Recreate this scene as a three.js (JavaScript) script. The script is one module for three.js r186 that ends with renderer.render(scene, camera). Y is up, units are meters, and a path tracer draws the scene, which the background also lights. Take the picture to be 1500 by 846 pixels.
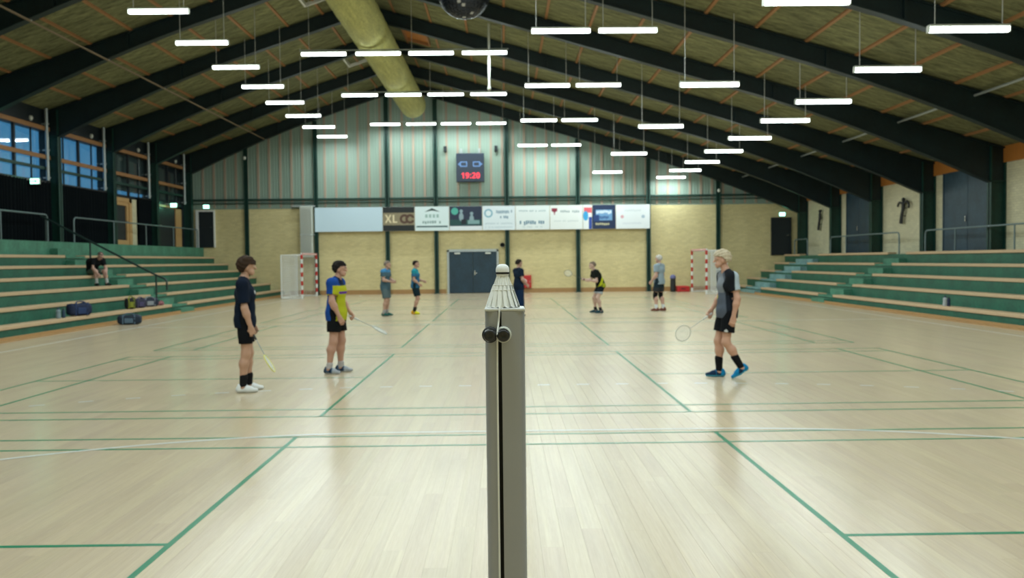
import * as THREE from 'three';
import { mergeGeometries } from 'three/addons/utils/BufferGeometryUtils.js';
import { RoundedBoxGeometry } from 'three/addons/geometries/RoundedBoxGeometry.js';
import { RectAreaLightUniformsLib } from 'three/addons/lights/RectAreaLightUniformsLib.js';

// ---------------------------------------------------------------- camera, sky, exposure
RectAreaLightUniformsLib.init();
const scene = new THREE.Scene();
const FPX = 1243;
const camera = new THREE.PerspectiveCamera(2 * Math.atan(423 / FPX) * 180 / Math.PI, 1500 / 846, 0.05, 300);
camera.rotation.order = 'YXZ';
camera.position.set(0, 1.6425, 0);
camera.rotation.set(-Math.atan(42 / FPX), -Math.atan(11 / FPX), -0.011);
camera.focus = 1.66;
camera.userData.fStop = 7.5;
scene.background = new THREE.Color(0.028, 0.105, 0.19);          // dusk sky outside the high windows
const LAMP = { colour: new THREE.Color(0.87, 1.0, 0.99), power: 62, glow: 4.2 };
const renderer = new THREE.WebGLRenderer({ antialias: true });
renderer.toneMapping = THREE.LinearToneMapping;
renderer.toneMappingExposure = 2.08;
renderer.shadowMap.enabled = true;
renderer.shadowMap.type = THREE.PCFSoftShadowMap;

// ---------------------------------------------------------------- helpers
let seed = 1234567;
const rnd = () => { seed = (seed * 1664525 + 1013904223) >>> 0; return seed / 4294967296; };
const range = (a, b) => a + (b - a) * rnd();
const used = new Map();
function numbered(n) { const k = used.get(n) ?? 0; used.set(n, k + 1); return k ? `${n}_${String(k).padStart(3, '0')}` : n; }
function tag(o, label, category, group, kind) {
  if (label) o.userData.label = label;
  if (category) o.userData.category = category;
  if (group) o.userData.group = group;
  if (kind) o.userData.kind = kind;
  return o;
}
function group(name, label, category, grp, kind) {
  const o = new THREE.Group(); o.name = numbered(name); scene.add(o);
  return tag(o, label, category, grp, kind);
}
function mesh(name, geo, mat, parent) {
  const m = new THREE.Mesh(Array.isArray(geo) ? merged(geo) : geo, mat);
  m.castShadow = m.receiveShadow = true;
  m.name = parent ? name : numbered(name);
  (parent ?? scene).add(m);
  return m;
}
function merged(list) {
  if (list.length === 1) return list[0];
  const l = list.map((g) => { const q = g.index ? g.toNonIndexed() : g; for (const k of Object.keys(q.attributes)) if (!['position', 'normal', 'uv', 'color'].includes(k)) q.deleteAttribute(k); return q; });
  return mergeGeometries(l, false);
}
// uv in metres from the point's own place, by the way each face points
function metreUV(g) {
  const q = g.index ? g.toNonIndexed() : g, p = q.attributes.position, n = q.attributes.normal, uv = new Float32Array(p.count * 2);
  for (let i = 0; i < p.count; i++) {
    const ax = Math.abs(n.getX(i)), ay = Math.abs(n.getY(i)), az = Math.abs(n.getZ(i));
    let u, v;
    if (ay >= ax && ay >= az) { u = p.getX(i); v = p.getZ(i); } else if (ax >= az) { u = p.getZ(i); v = p.getY(i); } else { u = p.getX(i); v = p.getY(i); }
    uv[2 * i] = u; uv[2 * i + 1] = v;
  }
  q.setAttribute('uv', new THREE.BufferAttribute(uv, 2));
  return q;
}
// box from corner to corner: X range, height range, depth range (depth runs away from the camera, z = -depth)
function box(x0, x1, y0, y1, d0, d1) {
  const g = new THREE.BoxGeometry(Math.abs(x1 - x0), Math.abs(y1 - y0), Math.abs(d1 - d0));
  g.translate((x0 + x1) / 2, (y0 + y1) / 2, -(d0 + d1) / 2);
  return metreUV(g);
}
function rbox(x0, x1, y0, y1, d0, d1, r = 0.01) {
  const g = new RoundedBoxGeometry(Math.abs(x1 - x0), Math.abs(y1 - y0), Math.abs(d1 - d0), 2, r);
  g.translate((x0 + x1) / 2, (y0 + y1) / 2, -(d0 + d1) / 2);
  return metreUV(g);
}
const V = (x, y, d) => new THREE.Vector3(x, y, -d);
function bar(a, b, r, seg = 8) {
  const d = b.clone().sub(a), g = new THREE.CylinderGeometry(r, r, d.length(), seg);
  g.applyQuaternion(new THREE.Quaternion().setFromUnitVectors(new THREE.Vector3(0, 1, 0), d.clone().normalize()));
  const c = a.clone().add(b).multiplyScalar(0.5); g.translate(c.x, c.y, c.z);
  return g;
}
function tube(points, r, n = 24, seg = 8, tension = 0.5) { return new THREE.TubeGeometry(new THREE.CatmullRomCurve3(points, false, 'catmullrom', tension), n, r, seg, false); }
// bent pipe: straight runs with short rounded corners
function pipe(points, r, bend = 0.12, seg = 8) {
  const path = new THREE.CurvePath();
  let from = points[0].clone();
  for (let i = 1; i < points.length - 1; i++) {
    const p = points[i], a = points[i - 1].clone().sub(p).normalize(), b = points[i + 1].clone().sub(p).normalize();
    const s = p.clone().addScaledVector(a, bend), e = p.clone().addScaledVector(b, bend);
    path.add(new THREE.LineCurve3(from, s)); path.add(new THREE.QuadraticBezierCurve3(s, p, e)); from = e;
  }
  path.add(new THREE.LineCurve3(from, points.at(-1).clone()));
  const out = [];
  for (const c of path.curves) out.push(...c.getPoints(c.isLineCurve3 ? 1 : 6).slice(out.length ? 1 : 0));
  const g = [];
  const k = new THREE.CurvePath();
  for (let i = 1; i < out.length; i++) k.add(new THREE.LineCurve3(out[i - 1], out[i]));
  for (let i = 1; i < out.length; i++) g.push(bar(out[i - 1], out[i], r, seg));
  for (let i = 1; i < out.length - 1; i++) { const s = new THREE.SphereGeometry(r, seg, 6); s.translate(out[i].x, out[i].y, out[i].z); g.push(s); }
  return merged(g);
}
function lathe(profile, seg = 24) { return new THREE.LatheGeometry(profile.map(([r, y]) => new THREE.Vector2(r, y)), seg); }
function extrude(pts, depth, z) {      // polygon in X / height, thickness along the depth, centred on depth z
  const s = new THREE.Shape(pts.map(([x, y]) => new THREE.Vector2(x, y)));
  const g = new THREE.ExtrudeGeometry(s, { depth, bevelEnabled: false });
  g.translate(0, 0, -z - depth / 2);
  return metreUV(g);
}

// ---------------------------------------------------------------- textures
function hash(x, y, s) { let h = (x * 374761393 + y * 668265263 + s * 974634541) | 0; h = Math.imul(h ^ (h >>> 13), 1274126177); return ((h ^ (h >>> 16)) >>> 0) / 4294967296; }
function vnoise(x, y, px, py, s) {      // tileable value noise, periods px, py
  const xi = Math.floor(x), yi = Math.floor(y), fx = x - xi, fy = y - yi, m = (a, p) => ((a % p) + p) % p;
  const sx = fx * fx * (3 - 2 * fx), sy = fy * fy * (3 - 2 * fy);
  const a = hash(m(xi, px), m(yi, py), s), b = hash(m(xi + 1, px), m(yi, py), s), c = hash(m(xi, px), m(yi + 1, py), s), d = hash(m(xi + 1, px), m(yi + 1, py), s);
  return a + (b - a) * sx + (c - a) * sy + (a - b - c + d) * sx * sy;
}
function texture(w, h, f, repeat, colour = true) {
  const data = new Uint8Array(w * h * 4);
  for (let y = 0; y < h; y++) for (let x = 0; x < w; x++) {
    const c = f(x / w, y / h), i = 4 * (y * w + x);
    for (let k = 0; k < 3; k++) data[i + k] = Math.max(0, Math.min(255, Math.round(255 * (Array.isArray(c) ? c[k] : c))));
    data[i + 3] = 255;
  }
  const t = new THREE.DataTexture(data, w, h);
  t.wrapS = t.wrapT = THREE.RepeatWrapping; t.magFilter = THREE.LinearFilter; t.minFilter = THREE.LinearMipmapLinearFilter; t.generateMipmaps = true;
  if (colour) t.colorSpace = THREE.SRGBColorSpace;
  if (repeat) t.repeat.set(...repeat);
  t.needsUpdate = true;
  return t;
}
const grainTex = texture(512, 1024, (u, v) => {      // wood: lines run along v
  const a = vnoise(u * 128, v * 6, 128, 6, 1), b = vnoise(u * 32, v * 4, 32, 4, 2), c = vnoise(u * 256, v * 40, 256, 40, 3), e = vnoise(u * 4, v * 3, 4, 3, 4);
  const k = 0.88 + 0.035 * (a - 0.5) + 0.03 * (b - 0.5) + 0.03 * (c - 0.5) + 0.03 * (e - 0.5);
  return [k + 0.03, k, k - 0.03 - 0.02 * b];
}, [1 / 0.9, 1 / 3.1]);
const grainX = grainTex.clone(); grainX.repeat.set(1 / 2.7, 1 / 1.3); grainX.needsUpdate = true;
const BRICK = (base, vary, mortar) => texture(1024, 1024, (u, v) => {
  const rows = 32, per = 10, r = Math.floor(v * rows), fy = v * rows - r, off = (r % 2) * 0.5;
  const uu = u * per + off, b = Math.floor(uu), fx = uu - b;
  const n = vnoise(u * 200, v * 200, 200, 200, 9) - 0.5, w = vnoise(u * 6, v * 6, 6, 6, 11) - 0.5, t = hash(((b % per) + per) % per, r, 5) - 0.5;
  if (fy < 0.13 || fx < 0.045) return mortar.map((c) => c + 0.05 * n);
  return base.map((c, k) => c + vary * t * (k === 2 ? 0.8 : 1) + 0.07 * n + 0.04 * w);
}, [1 / 2.4, 1 / 2.4]);
const yellowBrick = BRICK([0.83, 0.77, 0.57], 0.055, [0.78, 0.74, 0.58]);
const paleBrick = BRICK([0.80, 0.77, 0.64], 0.05, [0.72, 0.70, 0.60]);
const woolTex = texture(512, 512, (u, v) => {         // wood-wool slabs: short fibres running across the hall
  const a = vnoise(u * 10, v * 60, 10, 60, 21), b = vnoise(u * 40, v * 160, 40, 160, 22), c = vnoise(u * 5, v * 9, 5, 9, 23);
  const k = 0.80 + 0.30 * (a - 0.5) + 0.22 * (b - 0.5) + 0.16 * (c - 0.5);
  return [k, k, k * 0.97];
}, [1 / 2.3, 1 / 2.3]);
const clothTex = texture(256, 256, (u, v) => 0.85 + 0.2 * (vnoise(u * 64, v * 64, 64, 64, 31) - 0.5) + 0.12 * (vnoise(u * 8, v * 8, 8, 8, 32) - 0.5), [6, 6]);
const wearTex = texture(512, 512, (u, v) => {          // scuffed paint
  const k = 0.9 + 0.14 * (vnoise(u * 40, v * 40, 40, 40, 41) - 0.5) + 0.14 * (vnoise(u * 7, v * 7, 7, 7, 42) - 0.5);
  return [k, k, k];
}, [0.5, 0.5]);

// ---------------------------------------------------------------- materials
const M = (o) => new THREE.MeshPhysicalMaterial({ roughness: 0.6, ...o });
const L = (r, g, b) => new THREE.Color().setRGB(r, g, b);
const mat = {
  boards: [0.98, 1.0, 1.018, 0.99, 1.01].map((k, i) => M({ color: L(0.61 * k, 0.53 * k * (1 + 0.006 * (i - 2)), 0.395 * k), map: grainTex, roughness: 0.23, ior: 1.62 })),
  boardMass: M({ vertexColors: true, map: grainTex, roughness: 0.23, ior: 1.62 }),
  subfloor: M({ color: L(0.22, 0.15, 0.09) }),
  lineGreen: M({ color: L(0.0, 0.17, 0.075), roughness: 0.3, specularIntensity: 0.6 }),
  lineWhite: M({ color: L(0.62, 0.62, 0.57), roughness: 0.24 }),
  steel: M({ color: L(0.005, 0.020, 0.023), roughness: 0.55, map: wearTex }),
  steelGreen: M({ color: L(0.006, 0.052, 0.038), roughness: 0.5, map: wearTex }),
  purlin: M({ color: L(0.42, 0.22, 0.095), map: grainTex, roughness: 0.65 }),
  wool: [0.92, 1.0, 1.08].map((k) => M({ color: L(0.26 * k, 0.27 * k, 0.135 * k), map: woolTex, roughness: 0.95 })),
  roofDeck: M({ color: L(0.15, 0.14, 0.12), roughness: 0.9 }),
  brickYellow: M({ map: yellowBrick, roughness: 0.85 }),
  brickPale: M({ map: paleBrick, roughness: 0.85 }),
  cladding: [0.9, 1.0, 1.08].map((k) => M({ color: L(0.27 * k, 0.36 * k, 0.30 * k), roughness: 0.5 })),
  claddingRib: M({ color: L(0.38, 0.30, 0.23), roughness: 0.6 }),
  concrete: M({ color: L(0.30, 0.30, 0.27), map: wearTex, roughness: 0.9 }),
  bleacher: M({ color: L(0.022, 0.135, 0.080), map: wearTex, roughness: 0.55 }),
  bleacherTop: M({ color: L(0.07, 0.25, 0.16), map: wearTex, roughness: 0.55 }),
  seat: M({ color: L(0.66, 0.50, 0.33), map: grainTex, roughness: 0.45 }),
  kick: M({ color: L(0.46, 0.28, 0.12), map: grainTex, roughness: 0.45 }),
  stairBlue: M({ color: L(0.22, 0.40, 0.40), map: wearTex, roughness: 0.6 }),
  rail: M({ color: L(0.16, 0.22, 0.23), roughness: 0.4, metalness: 0.3 }),
  railDark: M({ color: L(0.012, 0.03, 0.028), roughness: 0.4 }),
  galvanised: M({ color: L(0.42, 0.46, 0.46), roughness: 0.45, metalness: 0.5 }),
  doorBlue: M({ color: L(0.014, 0.046, 0.075), map: wearTex, roughness: 0.5 }),
  doorSlate: M({ color: L(0.030, 0.068, 0.10), map: wearTex, roughness: 0.5 }),
  doorDark: M({ color: L(0.008, 0.015, 0.020), roughness: 0.5 }),
  reflection_sheet: M({ color: L(0.05, 0.075, 0.075), roughness: 0.8 }),  // grey-green reflection of the gable wall, put into a plain colour
  oak: M({ color: L(0.62, 0.40, 0.18), map: grainTex, roughness: 0.55 }),
  fascia: M({ color: L(0.55, 0.22, 0.04), map: grainTex, roughness: 0.6 }),
  white: M({ color: L(0.78, 0.79, 0.77), roughness: 0.5 }),
  offWhite: M({ color: L(0.62, 0.64, 0.58), roughness: 0.6 }),
  black: M({ color: L(0.012, 0.013, 0.014), roughness: 0.55 }),
  blackShiny: M({ color: L(0.010, 0.011, 0.013), roughness: 0.3 }),
  curtain: M({ color: L(0.006, 0.010, 0.013), map: clothTex, roughness: 0.95, specularIntensity: 0.25 }),
  glass: M({ color: L(0.92, 0.96, 0.98), transmission: 1, thickness: 0, roughness: 0.02, ior: 1.5 }),
  duct: M({ color: L(0.62, 0.62, 0.22), map: clothTex, roughness: 0.85 }),
  red: M({ color: L(0.50, 0.02, 0.02), roughness: 0.45 }),
  chrome: M({ color: L(0.55, 0.55, 0.55), metalness: 1, roughness: 0.25 }),
  lampGlow: M({ color: L(0.8, 0.8, 0.8), emissive: LAMP.colour, emissiveIntensity: LAMP.glow, roughness: 0.5 }),
  wire: M({ color: L(0.55, 0.56, 0.54), roughness: 0.5 }),
  exitGreen: M({ color: L(0.05, 0.4, 0.2), emissive: L(0.35, 1.0, 0.72), emissiveIntensity: 2.6, roughness: 0.4 }),
};

// ---------------------------------------------------------------- hall measurements
const XL = -15.93, XR = 15.27, D0 = -3.6, D1 = 43.0, RIDGE = -5, HR = 10.7;
const SL = 0.336, SR = 0.285;
const roofAt = (x) => (x < RIDGE ? HR - SL * (RIDGE - x) : HR - SR * (x - RIDGE));
const FRAMES = []; for (let d = 42.62; d > D0 - 0.3; d -= 4.2) FRAMES.push(d);      // portal frames, from the far wall towards the camera

// ---------------------------------------------------------------- floor
const FX0 = -10.9, FX1 = 11.4;
{
  const f = group('floor', 'pale blond wooden sports floor with glossy lacquer and court lines', 'floor', null, 'structure');
  mesh('subfloor', box(XL - 0.3, XR + 0.3, -0.25, -0.022, D0 - 0.3, D1 + 0.3), mat.subfloor, f);
  const W = 0.129, all = [];
  for (let x = FX0, row = 0; x < FX1 - 0.01; x += W, row++) {
    let d = D0 - range(0, 2.2);
    while (d < D1) {
      const len = range(2.0, 3.0), a = Math.max(d, D0), b = Math.min(d + len, D1);
      if (b > a + 0.05) all.push([x, Math.min(x + W, FX1), a, b]);
      d += len;
    }
  }
  const show = (b) => { const xc = (b[0] + b[1]) / 2, dc = (b[2] + b[3]) / 2; return dc > 2.6 && Math.abs(xc) < 0.62 * dc + 0.1 ? dc + 0.15 * Math.abs(xc) : 1e3 + dc; };
  all.sort((p, q) => show(p) - show(q));
  const tone = () => Math.floor(rnd() * 5);
  const gap = 0.0004, mass = [];
  all.forEach((b, i) => {
    const g = box(b[0] + gap, b[1] - gap, -0.022, 0, b[2] + gap, b[3] - gap);
    const uv = g.attributes.uv, ou = rnd(), ov = rnd() * 3;
    for (let k = 0; k < uv.count; k++) uv.setXY(k, uv.getX(k) + ou, uv.getY(k) + ov);
    if (i < 300) mesh('plank', g, mat.boards[tone()], f);
    else {
      const c = mat.boards[tone()].color, col = new Float32Array(g.attributes.position.count * 3);
      for (let k = 0; k < col.length; k += 3) { col[k] = c.r; col[k + 1] = c.g; col[k + 2] = c.b; }
      g.setAttribute('color', new THREE.BufferAttribute(col, 3)); mass.push(g);
    }
  });
  tag(mesh('planks', mass, mat.boardMass, f), null, null, null, 'stuff');

  // painted lines: thin films of paint lying on the boards
  const T = 0.0012, w = 0.04;
  const line = (name, m, x0, x1, d0, d1) => mesh(name, box(x0, x1, 0, T, d0, d1), m, f);
  const courts = [1.89, 9.01, 16.13, 23.25, 30.37];
  for (const c of courts) {
    for (const s of [-1, 1]) {
      line('service_line', mat.lineGreen, s * 1.98 - w / 2, s * 1.98 + w / 2, c, c + 6.1);
      line('centre_line', mat.lineGreen, s > 0 ? 2.0 : -6.7, s > 0 ? 6.7 : -2.0, c + 3.05 - w / 2, c + 3.05 + w / 2);
      line('back_line', mat.lineGreen, s * 6.68 - w / 2, s * 6.68 + w / 2, c, c + 6.1);
      line('long_service_line', mat.lineGreen, s * 5.94 - w / 2, s * 5.94 + w / 2, c, c + 6.1);
    }
    for (const o of [0.02, 0.46, 5.64, 6.08]) line('side_line', mat.lineGreen, -6.7, 6.7, c + o - w / 2, c + o + w / 2);
  }
  // white handball lines: goal areas, side lines, halfway line, dashed free-throw line
  const HX = 0.42, G0 = 2.12, G1 = 42.1;
  const ribbon = (pts, wd) => {
    const pos = [], idx = [];
    pts.forEach((p, i) => {
      const a = pts[Math.max(0, i - 1)], b = pts[Math.min(pts.length - 1, i + 1)], t = new THREE.Vector2(b[0] - a[0], b[1] - a[1]).normalize();
      for (const s of [-1, 1]) pos.push(p[0] - t.y * s * wd / 2, 0.0022, -(p[1] + t.x * s * wd / 2));
      if (i) { const k = 2 * i; idx.push(k - 2, k, k - 1, k - 1, k, k + 1); }
    });
    const g = new THREE.BufferGeometry(); g.setAttribute('position', new THREE.Float32BufferAttribute(pos, 3)); g.setIndex(idx); g.computeVertexNormals();
    if (g.attributes.normal.getY(0) < 0) { g.setIndex(idx.slice().reverse()); g.computeVertexNormals(); }
    return metreUV(g);
  };
  const area = (gl, sgn, R, a0, a1, n) => {
    const pts = [];
    for (let i = 0; i <= n; i++) {
      const a = a0 + (a1 - a0) * i / n;       // -1 .. 1: left quarter circle, straight 3 m, right quarter circle
      const arc = R * Math.PI / 2, total = 2 * arc + 3, q = (a + 1) / 2 * total;
      if (q < arc) { const t = q / R; pts.push([HX - 1.5 - R * Math.cos(t), gl + sgn * R * Math.sin(t)]); }
      else if (q < arc + 3) pts.push([HX - 1.5 + (q - arc), gl + sgn * R]);
      else { const t = (q - arc - 3) / R; pts.push([HX + 1.5 + R * Math.sin(t), gl + sgn * R * Math.cos(t)]); }
    }
    return pts;
  };
  for (const [gl, sgn] of [[G0, 1], [G1, -1]]) {
    mesh('goal_area_line', ribbon(area(gl, sgn, 6, -1, 1, 80), 0.05), mat.lineWhite, f);
    const dashes = [];
    for (let i = 0; i < 52; i++) { const a = -0.86 + i * 1.72 / 52; dashes.push(ribbon(area(gl, sgn, 9, a, a + 0.0105, 3), 0.05)); }
    mesh('free_throw_line', dashes, mat.lineWhite, f);
    line('goal_line', mat.lineWhite, HX - 10, HX + 10, gl - 0.025, gl + 0.025);
  }
  for (const s of [-1, 1]) line('touch_line', mat.lineWhite, HX + s * 10 - 0.025, HX + s * 10 + 0.025, G0, G1);
  line('halfway_line', mat.lineWhite, HX - 10, HX + 10, 22.08, 22.13);
}

// ---------------------------------------------------------------- roof
{
  const c = group('ceiling', 'olive wood-wool ceiling panels on a pitched roof with brown battens', 'ceiling', null, 'structure');
  const slab = (x0, x1, up, th, d0, d1) => extrude([[x0, roofAt(x0) + up], [x1, roofAt(x1) + up], [x1, roofAt(x1) + up + th], [x0, roofAt(x0) + up + th]], d1 - d0, (d0 + d1) / 2);
  mesh('roof_deck', [slab(XL - 0.4, RIDGE, 0.07, 0.25, D0 - 0.4, D1 + 0.4), slab(RIDGE, XR + 0.4, 0.07, 0.25, D0 - 0.4, D1 + 0.4)], mat.roofDeck, c);
  const cuts = [];
  for (let i = 0; i <= 9; i++) cuts.push(XL + (RIDGE - XL) * i / 9);
  for (let i = 1; i <= 16; i++) cuts.push(RIDGE + (XR - RIDGE) * i / 16);
  const ds = [...FRAMES.map((d) => d), D0].sort((a, b) => a - b); ds[ds.length - 1] = D1;
  if (ds[1] - ds[0] < 1) ds.splice(1, 1);
  for (let i = 0; i + 1 < cuts.length; i++) for (let k = 0; k + 1 < ds.length; k++) {
    const off = range(-0.006, 0.006);
    mesh('panel', slab(cuts[i] + 0.012, cuts[i + 1] - 0.012, 0.01 + off, 0.05, ds[k] + 0.012, ds[k + 1] - 0.012), mat.wool[Math.floor(rnd() * 3)], c);
  }
  cuts.forEach((x, i) => { if (i && i < cuts.length - 1) mesh('batten', slab(x - 0.035, x + 0.035, -0.04, 0.05, D0, D1), mat.purlin, c); });
}

// ---------------------------------------------------------------- portal frames
{
  const COLR = 14.8, COLL = -15.53, t = 0.05, fw = 0.24, ft = 0.035;
  const depthR = (x) => { const u = Math.max(0, (x - 7.5) / (COLR - 7.5)); return 0.42 + 0.03 * (x - RIDGE) / 10 + 0.66 * Math.pow(u, 1.8); };
  const depthL = (x) => { const u = Math.max(0, (-9.5 - x) / (-9.5 - COLL)); return 0.43 + 0.55 * Math.pow(u, 1.6); };
  FRAMES.forEach((d, i) => {
    const f = group('portal_frame', i === 0 ? 'dark green steel portal frame standing against the far gable wall' : 'dark green steel portal frame spanning the hall under the roof', 'frame', 'steel portal frames', 'structure');
    for (const side of [-1, 1]) {
      const X0 = RIDGE, X1 = side > 0 ? XR : XL, inner = side > 0 ? COLR : COLL, dep = side > 0 ? depthR : depthL;
      const top = [], bot = [];
      const n = 14;
      for (let k = 0; k <= n; k++) { const x = X0 + (inner - X0) * k / n; top.push([x, roofAt(x) - 0.03]); bot.push([x, roofAt(x) - 0.03 - dep(x)]); }
      top.push([X1, roofAt(X1) - 0.03]); bot.push([X1, bot.at(-1)[1]]);
      const g = [extrude([...top, ...bot.slice().reverse()], t, d)];
      const strip = (pts, up) => {
        for (let k = 1; k < pts.length; k++) {
          const a = pts[k - 1], b = pts[k];
          g.push(extrude([[a[0], a[1] + up], [b[0], b[1] + up], [b[0], b[1] + up - ft], [a[0], a[1] + up - ft]], fw, d));
        }
      };
      strip(bot.slice(0, -1), 0); strip(top, 0);
      mesh('rafter', g, mat.steel, f);
      for (const x of side > 0 ? [1.6, 8.2] : [-11.2]) {
        mesh('splice_plate', box(x - 0.03, x + 0.03, roofAt(x) - 0.04 - dep(x), roofAt(x) - 0.05, d - fw / 2, d + fw / 2), mat.steel, f);
      }
      const yb = bot.at(-1)[1];
      const c = [box(inner, X1, 0, yb, d - t / 2, d + t / 2),
        box(inner, inner + side * ft, 0, roofAt(inner) - 0.1, d - fw / 2, d + fw / 2), box(X1 - side * ft, X1, 0, roofAt(X1) - 0.05, d - fw / 2, d + fw / 2),
        box(inner, X1, yb - ft / 2, yb + ft / 2, d - fw / 2, d + fw / 2)];
      mesh('column', c, mat.steelGreen, f);
    }
  });
}

// ---------------------------------------------------------------- gable walls
function gable(name, d0, d1, face, label) {
  const w = group(name, label, 'wall', null, 'structure');
  mesh('brickwork', box(XL - 0.3, XR + 0.3, 0, 4.36, d0, d1), mat.brickYellow, w);
  const a = XL - 0.3, b = XR + 0.3, n = 57, step = (b - a) / n;
  for (let i = 0; i < n; i++) {
    const x0 = a + i * step, x1 = x0 + step;
    const pts = [[x0 + 0.004, 4.36], [x1 - 0.004, 4.36], [x1 - 0.004, roofAt(x1) + 0.05]];
    if (x0 < RIDGE && x1 > RIDGE) pts.push([RIDGE, HR + 0.05]);
    pts.push([x0 + 0.004, roofAt(x0) + 0.05]);
    mesh('cladding_panel', extrude(pts, Math.abs(d1 - d0), (d0 + d1) / 2 + (face > 0 ? 0 : 0)), mat.cladding[Math.floor(rnd() * 3)], w);
    if (i) {
      const xr = x0, s = face;       // upstanding rib over each joint
      const y1 = roofAt(xr) - 0.02, near = face < 0 ? d0 : d1;
      mesh('cladding_rib', box(xr - 0.055, xr + 0.055, 4.42, y1, near, near + s * 0.045), mat.claddingRib, w);
      mesh('cladding_fold', [box(xr + 0.2, xr + 0.25, 4.42, y1, near, near + s * 0.018), box(xr + 0.33, xr + 0.38, 4.42, y1, near, near + s * 0.018)], mat.cladding[1], w);
    }
  }
  return w;
}
gable('wall_back', D1, D1 + 0.3, -1, 'far gable wall of yellow brick below and ribbed green cladding above');
gable('wall_front', D0 - 0.3, D0, 1, 'gable wall of yellow brick and ribbed cladding at the hall entrance end');
{ // steel posts and rail on the far wall
  const posts = [-12.9, -9.42, -5.85, -3.4, 0.17, 3.74, 7.3, 10.82];
  posts.forEach((x) => {
    const g = group('wall_post', 'dark green steel post running up the yellow brick far wall', 'post', 'steel posts on the far wall', 'structure');
    const y1 = roofAt(x) - 0.5;
    mesh('web', box(x - 0.025, x + 0.025, 0, y1, D1 - 0.2, D1), mat.steelGreen, g);
    mesh('flange', box(x - 0.11, x + 0.11, 0, y1, D1 - 0.2, D1 - 0.185), mat.steelGreen, g);
    mesh('foot_plate', box(x - 0.16, x + 0.16, 0, 0.02, D1 - 0.28, D1 - 0.01), mat.steelGreen, g);
  });
  const r = group('trim_1', 'dark green steel rail across the far wall above the brickwork', 'rail', null, 'structure');
  mesh('rail', [box(XL, XR, 4.78, 4.86, D1 - 0.17, D1 - 0.01), box(XL, XR, 4.62, 4.66, D1 - 0.15, D1 - 0.05)], mat.steelGreen, r);
  const k = group('trim_2', 'brown wooden skirting along the foot of the far wall', 'skirting', null, 'structure');
  mesh('board', box(FX0, -2.95, 0, 0.22, D1 - 0.03, D1), mat.kick, k);
  mesh('board', box(-0.2, FX1, 0, 0.22, D1 - 0.03, D1), mat.kick, k);
}

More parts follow.
